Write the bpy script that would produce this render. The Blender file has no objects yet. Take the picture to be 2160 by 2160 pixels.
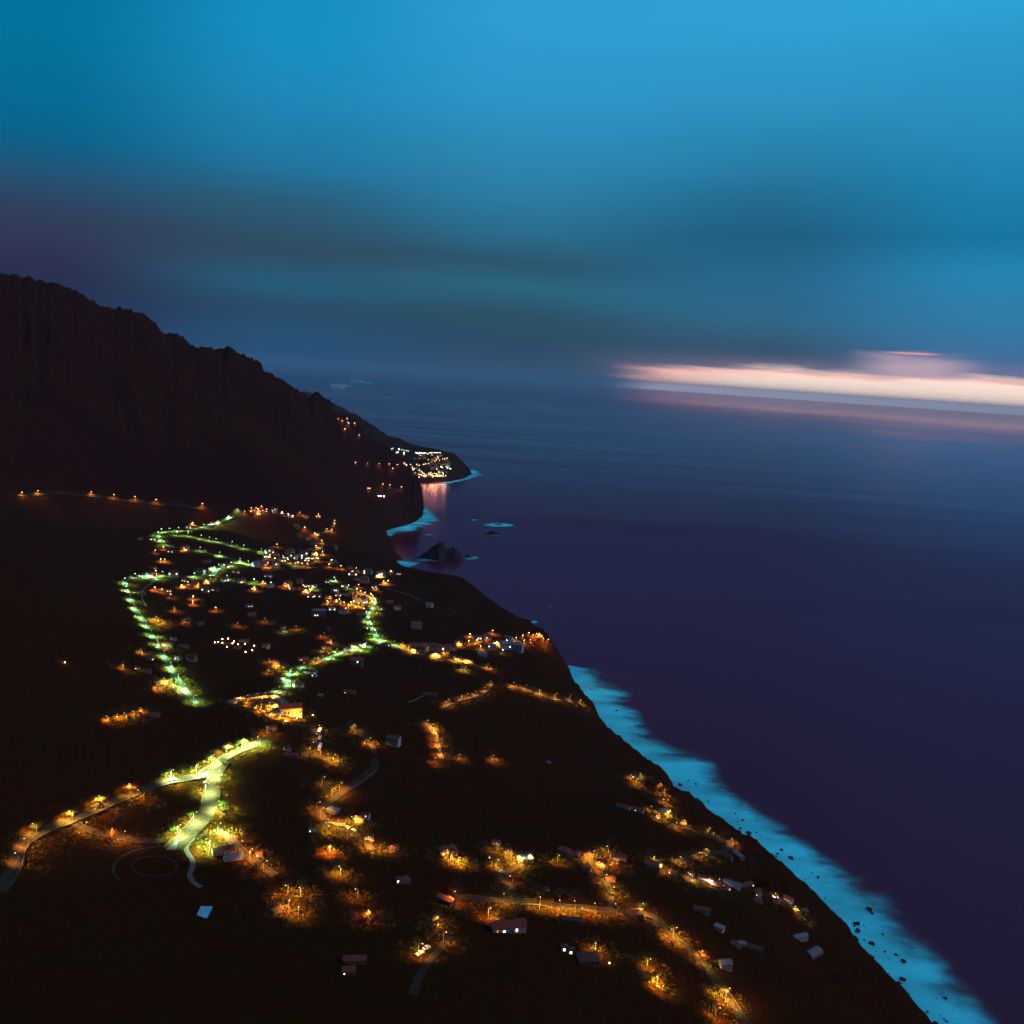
import bpy, bmesh, math, random
import numpy as np
from mathutils import Vector, Matrix
from mathutils.bvhtree import BVHTree
R = math.radians
rnd = random.Random(7)
C = bpy.context.scene.collection
sc = bpy.context.scene
# ------------------------------------------------------------------ camera
H = 500.0; F = 1897.0; PITCH = R(8.65); ROLL = R(3.89)
cam_f = Vector((0, math.cos(PITCH), -math.sin(PITCH)))
U0 = Vector((0, math.sin(PITCH), math.cos(PITCH))); X0 = Vector((1, 0, 0))
cam_r = X0*math.cos(ROLL) + U0*math.sin(ROLL)
cam_u = U0*math.cos(ROLL) - X0*math.sin(ROLL)
CAM = Vector((0, 0, H))
cd = bpy.data.cameras.new('camera'); cam = bpy.data.objects.new('camera', cd); C.objects.link(cam)
cd.sensor_width = 36; cd.lens = F/2160*36; cd.clip_end = 200000; cd.clip_start = 1
cam.matrix_world = Matrix((( cam_r.x, cam_u.x, -cam_f.x, CAM.x), (cam_r.y, cam_u.y, -cam_f.y, CAM.y),
                           ( cam_r.z, cam_u.z, -cam_f.z, CAM.z), (0, 0, 0, 1)))
sc.camera = cam
def ray(px, py): return (cam_f*F + cam_r*(px-1080) - cam_u*(py-1080)).normalized()
def onz(px, py, z=0.0):
    d = ray(px, py); t = (z-H)/d.z; return CAM + d*t
def ond(px, py, dist):
    d = ray(px, py); return CAM + d*(dist/math.hypot(d.x, d.y))
def azel(px, py):
    d = ray(px, py); return math.atan2(d.x, d.y), math.asin(d.z)
# ------------------------------------------------------------------ materials
def new_mat(name):
    m = bpy.data.materials.new(name); m.use_nodes = True
    return m, m.node_tree.nodes, m.node_tree.links, m.node_tree.nodes['Principled BSDF']
def mat(name, c1, c2=None, scale=1.0, rough=.8, bump=0.0, detail=4, metal=0, coords='Object', spec=.1):
    m, N, L, b = new_mat(name)
    b.inputs['Roughness'].default_value = rough; b.inputs['Metallic'].default_value = metal
    b.inputs['Specular IOR Level'].default_value = spec
    b.inputs['Base Color'].default_value = (*c1, 1)
    if c2 is not None:
        tc = N.new('ShaderNodeTexCoord'); n = N.new('ShaderNodeTexNoise')
        n.inputs['Scale'].default_value = scale; n.inputs['Detail'].default_value = detail
        r = N.new('ShaderNodeValToRGB'); r.color_ramp.elements[0].position = .35; r.color_ramp.elements[1].position = .65
        r.color_ramp.elements[0].color = (*c1, 1); r.color_ramp.elements[1].color = (*c2, 1)
        L.new(tc.outputs[coords], n.inputs['Vector']); L.new(n.outputs['Fac'], r.inputs['Fac'])
        L.new(r.outputs['Color'], b.inputs['Base Color'])
        if bump:
            bp = N.new('ShaderNodeBump'); bp.inputs['Strength'].default_value = bump; bp.inputs['Distance'].default_value = 1
            L.new(n.outputs['Fac'], bp.inputs['Height']); L.new(bp.outputs['Normal'], b.inputs['Normal'])
    return m
def emit(name, c, s):
    m, N, L, b = new_mat(name)
    b.inputs['Base Color'].default_value = (.1, .1, .1, 1)
    b.inputs['Emission Color'].default_value = (*c, 1); b.inputs['Emission Strength'].default_value = s
    try: m.cycles.emission_sampling = 'NONE'
    except Exception: pass
    return m
def tile_mat(name, c1, c2):
    m, N, L, b = new_mat(name)
    tc = N.new('ShaderNodeTexCoord'); n = N.new('ShaderNodeTexNoise'); n.inputs['Scale'].default_value = 1.3
    w = N.new('ShaderNodeTexWave'); w.inputs['Scale'].default_value = 1.6; w.inputs['Distortion'].default_value = 1
    w.bands_direction = 'X'
    r = N.new('ShaderNodeValToRGB'); r.color_ramp.elements[0].position = .3; r.color_ramp.elements[1].position = .7
    r.color_ramp.elements[0].color = (*c1, 1); r.color_ramp.elements[1].color = (*c2, 1)
    L.new(tc.outputs['Object'], n.inputs['Vector']); L.new(tc.outputs['Object'], w.inputs['Vector'])
    L.new(n.outputs['Fac'], r.inputs['Fac']); L.new(r.outputs['Color'], b.inputs['Base Color'])
    bp = N.new('ShaderNodeBump'); bp.inputs['Strength'].default_value = .6; bp.inputs['Distance'].default_value = .15
    L.new(w.outputs['Fac'], bp.inputs['Height']); L.new(bp.outputs['Normal'], b.inputs['Normal'])
    b.inputs['Roughness'].default_value = .85
    return m
M = dict(
    wall=mat('white_plaster', (.3, .25, .22), (.42, .36, .33), .5, .85),
    wallc=mat('cream_plaster', (.28, .21, .12), (.38, .3, .18), .5, .85),
    wallg=mat('grey_render', (.1, .09, .085), (.15, .135, .13), .5, .9),
    wallb=mat('pale_blue_plaster', (.24, .28, .36), (.32, .36, .44), .5, .85),
    roof=tile_mat('terracotta_tiles', (.13, .022, .012), (.2, .04, .018)),
    roofd=tile_mat('weathered_tiles', (.05, .016, .012), (.1, .03, .02)),
    roofg=mat('grey_sheet_roof', (.1, .12, .15), (.16, .18, .22), .8, .6),
    glass=mat('dark_glass', (.008, .008, .012), None, rough=.15, spec=.5),
    wood=mat('dark_door_wood', (.05, .02, .01), (.08, .03, .015), 3),
    trim=mat('stone_trim', (.13, .1, .08), (.18, .15, .12), 2),
    asphalt=mat('asphalt', (.025, .016, .008), (.04, .029, .017), .35, .95, .02, 6, coords='Object', spec=.04),
    paint=mat('road_paint', (.08, .078, .07), (.13, .128, .12), 2, .7),
    concrete=mat('concrete', (.07, .062, .055), (.12, .105, .095), .6, .9, .05),
    steel=mat('galvanised_steel', (.3, .3, .28), (.42, .42, .4), 2, .5, metal=.4),
    carw=mat('white_car_paint', (.7, .7, .7), None, rough=.25, spec=.5),
    cargrey=mat('grey_car_paint', (.15, .16, .18), None, rough=.25, spec=.5),
    tyre=mat('tyre_rubber', (.015, .015, .015), None, rough=.9),
    bark=mat('bark', (.05, .03, .015), (.09, .06, .03), 3, .9),
    leaf=mat('leaf_green', (.03, .05, .006), (.08, .1, .012), .35, .7, 0, 3, coords='Object'),
    leaf2=mat('leaf_olive', (.05, .045, .006), (.10, .078, .012), .35, .7, 0, 3, coords='Object'),
    leaf3=mat('dry_leaf', (.08, .025, .006), (.13, .045, .01), .35, .7, 0, 3, coords='Object'),
    scrubleaf=mat('scrub_leaf', (.035, .04, .003), (.16, .115, .012), .12, .8, 0, 4),
    dimcon=mat('weathered_concrete', (.03, .024, .02), (.045, .037, .03), .6, .95, spec=.03),
    rock=mat('wet_basalt', (.012, .01, .01), (.03, .024, .022), .4, .6, .4),
    sheet=mat('pale_blue_sheet', (.12, .42, .6), (.16, .48, .66), .1, .6),
    glow_na=emit('sodium_lamp_glow', (1, .55, .16), 26),
    glow_y=emit('warm_lamp_glow', (1, .72, .3), 32),
    glow_hg=emit('mercury_lamp_glow', (.7, 1, .65), 14),
    glow_w=emit('white_lamp_glow', (1, .95, .85), 40),
    glow_r=emit('red_lamp_glow', (1, .03, .02), 12),
    glow_n=emit('shielded_lamp_glow', (1, .7, .28), 3),
    glow_t=emit('faraway_lamp_glow', (1, .7, .35), 18),
    glow_c=emit('distant_town_glow', (.8, .8, .65), 4),
    win=emit('lit_window', (1, .85, .55), 4.0),
    wino=emit('orange_lit_window', (1, .3, .1), 1.2),
)
# ------------------------------------------------------------------ object helpers
def link(name, me, parent=None, loc=None, rz=0):
    o = bpy.data.objects.new(name, me); C.objects.link(o)
    if parent is not None: o.parent = parent
    if loc is not None: o.location = loc
    if rz: o.rotation_euler = (0, 0, rz)
    return o
def tag(o, label=None, cat=None, group=None, kind=None):
    if label: o['label'] = label
    if cat: o['category'] = cat
    if group: o['group'] = group
    if kind: o['kind'] = kind
    return o
def thing(name, loc, rz, label, cat, group=None):
    o = bpy.data.objects.new(name, None); C.objects.link(o); o.empty_display_size = 1
    o.location = loc; o.rotation_euler = (0, 0, rz)
    return tag(o, label, cat, group)
class MB:
    def __init__(s): s.v = []; s.f = []
    def poly(s, pts):
        n = len(s.v); s.v += [tuple(p) for p in pts]; s.f.append(tuple(range(n, n+len(pts))))
    def box(s, x0, x1, y0, y1, z0, z1):
        n = len(s.v)
        s.v += [(x0,y0,z0),(x1,y0,z0),(x1,y1,z0),(x0,y1,z0),(x0,y0,z1),(x1,y0,z1),(x1,y1,z1),(x0,y1,z1)]
        s.f += [tuple(n+i for i in q) for q in ((0,3,2,1),(4,5,6,7),(0,1,5,4),(1,2,6,5),(2,3,7,6),(3,0,4,7))]
    def tube(s, p0, p1, r0, r1, k=6):
        p0 = Vector(p0); p1 = Vector(p1); a = (p1-p0).normalized()
        b = a.orthogonal().normalized(); c = a.cross(b); n = len(s.v)
        for p, r in ((p0, r0), (p1, r1)):
            for i in range(k):
                t = 2*math.pi*i/k; s.v.append(tuple(p + b*math.cos(t)*r + c*math.sin(t)*r))
        for i in range(k): j = (i+1) % k; s.f.append((n+i, n+j, n+k+j, n+k+i))
        s.f.append(tuple(n+k+i for i in range(k))); s.f.append(tuple(n+i for i in reversed(range(k))))
    def ball(s, c, r, sx=1, sy=1, sz=1, k=8, jit=0, rg=None):
        n = len(s.v); rows = k//2+1
        for i in range(rows):
            th = math.pi*i/(rows-1)
            for j in range(k):
                ph = 2*math.pi*j/k; q = r*(1+(rg.uniform(-jit, jit) if rg else 0))
                s.v.append((c[0]+q*sx*math.sin(th)*math.cos(ph), c[1]+q*sy*math.sin(th)*math.sin(ph), c[2]+q*sz*math.cos(th)))
        for i in range(rows-1):
            for j in range(k):
                a = n+i*k+j; b = n+i*k+(j+1) % k; s.f.append((a, a+k, b+k, b))
    def me(s, name, m, smooth=False):
        me = bpy.data.meshes.new(name); me.from_pydata(s.v, [], s.f); me.materials.append(m)
        if smooth: me.polygons.foreach_set('use_smooth', [True]*len(me.polygons))
        me.update(); return me
    def build(s, name, m, parent=None, loc=None, rz=0, smooth=False):
        return link(name, s.me(name, m, smooth), parent, loc, rz)
def grid_mesh(name, P, m, attr=None, an='foam'):      # P: (a, b, 3) array of points
    a, b = P.shape[:2]
    me = bpy.data.meshes.new(name)
    idx = np.arange(a*b).reshape(a, b)
    q = np.stack([idx[:-1, :-1], idx[:-1, 1:], idx[1:, 1:], idx[1:, :-1]], -1).reshape(-1, 4)
    me.vertices.add(a*b); me.vertices.foreach_set('co', P.reshape(-1).astype(np.float32))
    me.loops.add(q.size); me.loops.foreach_set('vertex_index', q.reshape(-1).astype(np.int32))
    me.polygons.add(len(q)); me.polygons.foreach_set('loop_start', np.arange(0, q.size, 4, dtype=np.int32))
    me.polygons.foreach_set('loop_total', np.full(len(q), 4, np.int32))
    me.polygons.foreach_set('use_smooth', np.ones(len(q), bool))
    me.update(); me.validate(); me.materials.append(m)
    if attr is not None:
        at = me.attributes.new(an, 'FLOAT', 'POINT'); at.data.foreach_set('value', attr.reshape(-1).astype(np.float32))
    return me
# ------------------------------------------------------------------ value noise
_rs = np.random.RandomState(3); _lat = _rs.rand(256, 256)
def vnoise(x, y):
    xi = np.floor(x).astype(int); yi = np.floor(y).astype(int); fx = x-xi; fy = y-yi
    fx = fx*fx*(3-2*fx); fy = fy*fy*(3-2*fy)
    g = lambda i, j: _lat[i % 256, j % 256]
    return (g(xi, yi)*(1-fx)+g(xi+1, yi)*fx)*(1-fy) + (g(xi, yi+1)*(1-fx)+g(xi+1, yi+1)*fx)*fy
def fbm(x, y, o=4):
    s = 0; a = .5
    for i in range(o): s = s + a*(vnoise(x+17*i, y+31*i)-.5)*2; x = x*2.03; y = y*2.03; a *= .5
    return s
def ridged(x, y, o=4):
    s = 0; a = .5
    for i in range(o): s = s + a*(1-np.abs(vnoise(x+7*i, y+11*i)*2-1)); x = x*2.1; y = y*2.1; a *= .5
    return s
# ------------------------------------------------------------------ coast and terrain
coast = []                                # world xy, cliff width
def cz(px, py, w): p = onz(px, py, 0); coast.append((p.x, p.y, w))
def cp(px, py, z, push, w):
    p = onz(px, py, z); r = Vector((p.x, p.y, 0)).normalized(); s = Vector((r.y, -r.x, 0))
    p = p + (r*.85+s*.5)*push; coast.append((p.x, p.y, w))
coast.append((900, -1500, 200)); coast.append((640, -100, 200)); coast.append((560, 250, 200))
for px, py in ((2060, 2270), (1936, 2124), (1860, 2045), (1847, 2030), (1811, 1987), (1789, 1960), (1747, 1915), (1711, 1879), (1673, 1847),
               (1658, 1830), (1645, 1824), (1628, 1807), (1603, 1792), (1586, 1777), (1569, 1762), (1535, 1745), (1520, 1727), (1505, 1717)): cz(px, py, 150)
for px, py in ((1467, 1702), (1441, 1683), (1429, 1670), (1399, 1630), (1370, 1617), (1329, 1588), (1298, 1564), (1279, 1543), (1267, 1512),
               (1252, 1493), (1236, 1483), (1215, 1456), (1205, 1425), (1197, 1407)): cz(px, py, 105)
cp(1183, 1388, 30, 8, 60)
for px, py, z in ((1150, 1343, 90), (1138, 1331, 92), (1099, 1306, 92), (1047, 1275, 95), (997, 1240, 98), (972, 1219, 102), (954, 1209, 108),
                  (912, 1200, 102), (867, 1196, 90)): cp(px, py, z, 95, 80)
cz(846, 1197, 60); cz(836, 1187, 60); cz(832, 1181, 60)
for px, py in ((852, 1179), (839, 1171), (831, 1164), (821, 1137), (808, 1120)): cz(px, py, 70)
for px, py in ((830, 1113), (855, 1107), (876, 1099), (888, 1092)): cz(px, py, 45)
cz(893, 1075, 30); cz(893, 1052, 30); cz(880, 1032, 60)
for px, py in ((883, 1021), (925, 1016), (963, 1014), (985, 1006), (994, 1001), (988, 993), (972, 982), (945, 975), (900, 968), (860, 960), (830, 955)): cz(px, py, 90)
coast.append((-1800, 9000, 300)); coast.append((-9000, 9000, 300)); coast.append((-9000, -1500, 300))
coast = np.array(coast)
ctrl = []
def tz(px, py, z): p = onz(px, py, z); ctrl.append((p.x, p.y, z))
def td(px, py, d, beyond=650, dz=-230):
    p = ond(px, py, d); ctrl.append((p.x, p.y, p.z))
    if beyond: k = (d+beyond)/d; ctrl.append((p.x*k, p.y*k, p.z+dz))
for a in ((50, 1046, 215), (193, 1048, 200), (287, 1060, 185), (425, 1073, 168), (560, 1085, 150), (670, 1093, 135), (720, 1095, 120),
          (345, 1125, 150), (480, 1120, 140), (520, 1160, 135), (680, 1150, 118), (262, 1235, 145), (400, 1215, 135), (600, 1200, 122), (740, 1205, 108), (830, 1212, 100),
          (300, 1320, 140), (450, 1320, 130), (620, 1300, 120), (780, 1290, 110), (900, 1260, 104), (900, 1210, 104), (960, 1218, 110), (1000, 1262, 100), (1040, 1300, 98), (1120, 1330, 94),
          (400, 1475, 138), (560, 1480, 138), (640, 1515, 128), (720, 1400, 118), (880, 1380, 108), (1000, 1380, 100), (1100, 1370, 92), (1030, 1440, 100), (1180, 1470, 78),
          (900, 1560, 112), (1060, 1560, 98), (1170, 1560, 75), (440, 1650, 140), (560, 1570, 140), (700, 1680, 128), (880, 1700, 118), (1050, 1700, 105), (1200, 1660, 88), (1320, 1650, 72),
          (300, 1830, 145), (440, 1800, 142), (640, 1850, 140), (830, 1880, 132), (1050, 1850, 120), (1250, 1820, 108), (1380, 1740, 88), (1480, 1770, 80),
          (400, 1980, 160), (700, 2050, 160), (950, 2030, 148), (1100, 1960, 132), (1300, 2000, 122), (1450, 1900, 100), (1600, 1950, 88), (1700, 1990, 76), (1480, 2100, 110), (1700, 2110, 85),
          (80, 1760, 165), (40, 1600, 185), (40, 1400, 200), (120, 1500, 175), (130, 1250, 190), (40, 1200, 215), (80, 1950, 185), (60, 2120, 215), (500, 2150, 190), (900, 2150, 170), (1300, 2150, 135)): tz(*a)
for a in ((20, 579, 2300), (120, 598, 2300), (157, 611, 2320), (204, 645, 2360), (284, 656, 2400), (316, 674, 2430), (367, 706, 2460), (418, 734, 2480), (486, 738, 2520), (515, 750, 2550),
          (552, 778, 2580), (592, 804, 2620), (628, 825, 2680), (653, 841, 2720), (675, 832, 2740), (693, 846, 2760), (702, 868, 2800), (729, 876, 2850), (759, 896, 2920), (795, 932, 3000), (826, 950, 3050)): td(*a)
for a in ((860, 980, 3080), (870, 994, 3080), (884, 1012, 3060), (830, 1040, 2960), (780, 1030, 2880), (760, 1000, 2900), (760, 940, 2960), (740, 985, 2800),
          (740, 1060, 2500), (780, 1100, 2480), (700, 1010, 2450), (720, 1110, 2250), (790, 1150, 2230)): td(*a, beyond=0)
for a in ((100, 760, 2150), (100, 900, 2030), (250, 800, 2200), (250, 930, 2080), (400, 850, 2280), (400, 980, 2080), (550, 900, 2370), (550, 1010, 2110), (660, 920, 2480), (660, 1020, 2230)): td(*a, beyond=0)
for a in ((840, 953, 4700), (873, 951, 4600), (930, 958, 4420), (958, 972, 4330), (880, 985, 4330), (935, 988, 4250), (975, 992, 4250), (800, 965, 4400), (885, 1005, 4000), (945, 1004, 4080)): td(*a, beyond=0)
ctrl += [(0, -30, 492), (60, 40, 470), (-60, 40, 475), (0, 110, 330), (150, 90, 300), (-150, 90, 330), (0, 220, 235), (200, 220, 200), (-220, 220, 270), (0, 320, 195), (300, 300, 160), (-350, 330, 260),
         (-900, 500, 330), (-1300, 1000, 420), (-1700, 1700, 650), (-2500, 2600, 700), (-1000, -500, 480), (300, -400, 400), (-3500, 500, 600), (-3000, 7000, 300), (-1200, 4800, 200), (-1000, 3600, 420)]
ctrl = np.array(ctrl)
def kern(d): return -np.sqrt(d*d+45.0**2)
_D = np.hypot(ctrl[:, None, 0]-ctrl[None, :, 0], ctrl[:, None, 1]-ctrl[None, :, 1])
_n = len(ctrl); _A = np.zeros((_n+1, _n+1)); _A[:_n, :_n] = kern(_D) + np.eye(_n)*1.5; _A[:_n, _n] = 1; _A[_n, :_n] = 1
_W = np.linalg.solve(_A, np.append(ctrl[:, 2], 0))
def base_h(x, y):
    out = np.zeros_like(x)
    for i in range(_n): out += _W[i]*kern(np.hypot(x-ctrl[i, 0], y-ctrl[i, 1]))
    return out + _W[_n]
def coast_d(x, y):
    best = np.full(x.shape, 1e9); wid = np.full(x.shape, 100.0); ins = np.zeros(x.shape, bool); n = len(coast)
    for i in range(n):
        x0, y0, w0 = coast[i]; x1, y1, w1 = coast[(i+1) % n]; dx, dy = x1-x0, y1-y0; l = dx*dx+dy*dy+1e-9
        t = np.clip(((x-x0)*dx+(y-y0)*dy)/l, 0, 1); d = np.hypot(x-x0-t*dx, y-y0-t*dy)
        k = d < best; best = np.where(k, d, best); wid = np.where(k, w0+(w1-w0)*t, wid)
        c = (y0 > y) != (y1 > y); ins ^= c & (x < dx*(y-y0)/(dy if abs(dy) > 1e-9 else 1e-9)+x0)
    return np.where(ins, best, -best), wid
def sstep(a, b, x): t = np.clip((x-a)/(b-a), 0, 1); return t*t*(3-2*t)
def height(x, y):
    zb = base_h(x, y); d, w = coast_d(x, y); r = np.hypot(x, y)
    d = d + fbm(x/38, y/38, 3)*9*sstep(500, 1500, r) + fbm(x/14+5, y/14, 2)*4
    s = np.clip(d/w, 0, 1); s = s**.75; s = np.where(d > 0, s*(1.25-.25*s), 0)
    z = np.where(d > 0, zb*np.minimum(s, 1), -3)
    steep = sstep(190, 330, zb)*sstep(350, 1200, r) ; cliff = sstep(.05, .3, s)*(1-sstep(.75, 1, s))
    far = sstep(2200, 2600, r)*sstep(40, 130, zb)
    rough = np.maximum(steep, far*.8)
    z = z + rough*((ridged(x/150, y/150, 4)-.52)*40 + fbm(x/60, y/60, 4)*26 + fbm(x/14, y/14, 2)*5)
    z = z + cliff*(fbm(x/16, y/16, 3)*9 + (ridged(x/34+3, y/34, 3)-.5)*9)
    flat = (1-rough)*sstep(.9, 1, s)*sstep(300, 420, r)
    st = 2.2; q = z/st; tq = (np.floor(q) + sstep(.72, 1.0, q-np.floor(q)))*st
    z = z + flat*((tq-z)*.42 + fbm(x/60, y/60, 3)*1.6 + fbm(x/9, y/9, 2)*.35)
    z = np.where(r < 460, np.minimum(z, 486 - .92*r + np.maximum(0, -y)*3 + sstep(320, 450, r)*400), z)
    return np.where(d > 0, np.maximum(z, -.5), -3 - np.minimum(-d*.2, 20))
fine = np.radians(np.linspace(-36, 36, 820)); lo = np.radians(np.linspace(36.5, 180, 60))
TH = np.concatenate([-lo[::-1], fine, lo])
RR = np.concatenate([np.linspace(1, 300, 30), np.geomspace(306, 3500, 640), np.geomspace(3520, 11000, 150)])
TG, RG = np.meshgrid(TH, RR); GX = np.sin(TG)*RG; GY = np.cos(TG)*RG
GZ = height(GX, GY)
# the skyline of the mountain: real crest heights at the crest's own distance
crest = [(-40, 570, 2250), (20, 578, 2300), (80, 590, 2300), (120, 598, 2300), (157, 611, 2320), (185, 629, 2340), (204, 643, 2360), (226, 648, 2370), (258, 649, 2390), (284, 654, 2400), (300, 661, 2410), (316, 672, 2430), (328, 682, 2440), (338, 696, 2445), (345, 702, 2450), (367, 703, 2460),
         (380, 706, 2465), (392, 716, 2470), (404, 728, 2475), (418, 732, 2480), (432, 731, 2490), (445, 736, 2500), (465, 734, 2510), (475, 731, 2515), (488, 734, 2520), (500, 741, 2530), (515, 747, 2550), (535, 758, 2560), (552, 770, 2580), (556, 781, 2580), (574, 789, 2600), (592, 801, 2620), (610, 812, 2650),
         (628, 823, 2680), (640, 832, 2700), (653, 839, 2720), (660, 832, 2725), (671, 828, 2730), (682, 834, 2740), (693, 843, 2760), (701, 856, 2790), (703, 867, 2800), (729, 875, 2850), (745, 884, 2890), (759, 895, 2920), (768, 913, 2950), (780, 922, 2970), (795, 931, 3000), (813, 936, 3030), (826, 949, 3050),
         (840, 961, 3070), (856, 974, 3080), (870, 992, 3080), (881, 1004, 3070), (888, 1020, 3060)]
ca = np.array([azel(px, py) + (d,) for px, py, d in crest]); ca = ca[np.argsort(ca[:, 0])]
_e = np.interp(TH, ca[:, 0], ca[:, 1]); _d = np.interp(TH, ca[:, 0], ca[:, 2]); _in = sstep(ca[0, 0]-.12, ca[0, 0], TH)*(1-sstep(ca[-1, 0], ca[-1, 0]+.004, TH))
_zd = H + _d*np.tan(_e) + 11*fbm(TH*300, TH*0+.5, 4); _za = np.array([np.interp(_d[j], RR, GZ[:, j]) for j in range(len(TH))])
GZ = GZ + ((_zd-_za)*_in)[None]*np.exp(-((RG-_d[None])/230)**2)*(GZ > 2)
_cap = H + RG*((_zd-H)/_d)[None] - .3*np.maximum(0, RG-_d[None]) - .10*np.maximum(0, _d[None]-RG) + 2
_use = (_in[None] > .5) & (RG > 1900) & (RG < 3900) & (GZ > 2)
GZ = np.where(_use, np.minimum(GZ, np.maximum(_cap, 1)), GZ)
PT = np.stack([GX, GY, GZ], -1)
def ground_mat():
    m, N, L, b = new_mat('dark_scrubland')
    g = N.new('ShaderNodeNewGeometry'); sp = N.new('ShaderNodeSeparateXYZ')
    n1 = N.new('ShaderNodeTexNoise'); n1.inputs['Scale'].default_value = .35; n1.inputs['Detail'].default_value = 8; n1.inputs['Roughness'].default_value = .7
    n2 = N.new('ShaderNodeTexNoise'); n2.inputs['Scale'].default_value = .03; n2.inputs['Detail'].default_value = 4
    for n in (n1, n2): L.new(g.outputs['Position'], n.inputs['Vector'])
    r = N.new('ShaderNodeValToRGB'); e = r.color_ramp.elements
    e[0].position = .38; e[0].color = (.014, .0016, .0002, 1); e[1].position = .62; e[1].color = (.04, .02, .0012, 1)
    k = e.new(.48); k.color = (.025, .0068, .0004, 1)
    r2 = N.new('ShaderNodeValToRGB'); e = r2.color_ramp.elements
    e[0].position = .4; e[0].color = (.026, .013, .001, 1); e[1].position = .6; e[1].color = (.042, .008, .001, 1)
    mx = N.new('ShaderNodeMix'); mx.data_type = 'RGBA'; mx.inputs['Factor'].default_value = .5
    L.new(n1.outputs['Fac'], r.inputs['Fac']); L.new(n2.outputs['Fac'], r2.inputs['Fac'])
    L.new(r.outputs['Color'], mx.inputs['A']); L.new(r2.outputs['Color'], mx.inputs['B'])
    rk = N.new('ShaderNodeMix'); rk.data_type = 'RGBA'; rk.inputs['B'].default_value = (.028, .008, .0024, 1)
    L.new(g.outputs['Normal'], sp.inputs[0]); mr = N.new('ShaderNodeMapRange'); mr.inputs[1].default_value = .8; mr.inputs[2].default_value = .55
    L.new(sp.outputs['Z'], mr.inputs[0]); L.new(mr.outputs[0], rk.inputs['Factor']); L.new(mx.outputs['Result'], rk.inputs['A'])
    L.new(rk.outputs['Result'], b.inputs['Base Color'])
    bp = N.new('ShaderNodeBump'); bp.inputs['Strength'].default_value = 1; bp.inputs['Distance'].default_value = 1.6
    L.new(n1.outputs['Fac'], bp.inputs['Height']); L.new(bp.outputs['Normal'], b.inputs['Normal'])
    b.inputs['Roughness'].default_value = 1; b.inputs['Specular IOR Level'].default_value = 0
    return m
M['ground'] = ground_mat()
terr = link('terrain', grid_mesh('terrain', PT, M['ground'])); tag(terr, kind='structure')
_idx = np.arange(GX.size).reshape(GX.shape)
_sub = _idx[20:, 40:-40]; _q = np.stack([_sub[:-1, :-1], _sub[:-1, 1:], _sub[1:, 1:], _sub[1:, :-1]], -1).reshape(-1, 4)
bvh = BVHTree.FromPolygons(PT.reshape(-1, 3).tolist(), _q.tolist())
def hit(px, py):
    d = ray(px, py); h = bvh.ray_cast(CAM, d, 12000)
    return h[0] if h[0] is not None else onz(px, py, 0)
def gz(x, y):
    h = bvh.ray_cast(Vector((x, y, 900)), Vector((0, 0, -1)), 2000)
    return h[0].z if h[0] is not None else 0.0
def pxm(p): return F/((p-CAM).dot(cam_f))          # pixels (of 2160) per metre at a point
def at(x, y): return Vector((x, y, gz(x, y)))
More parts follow.
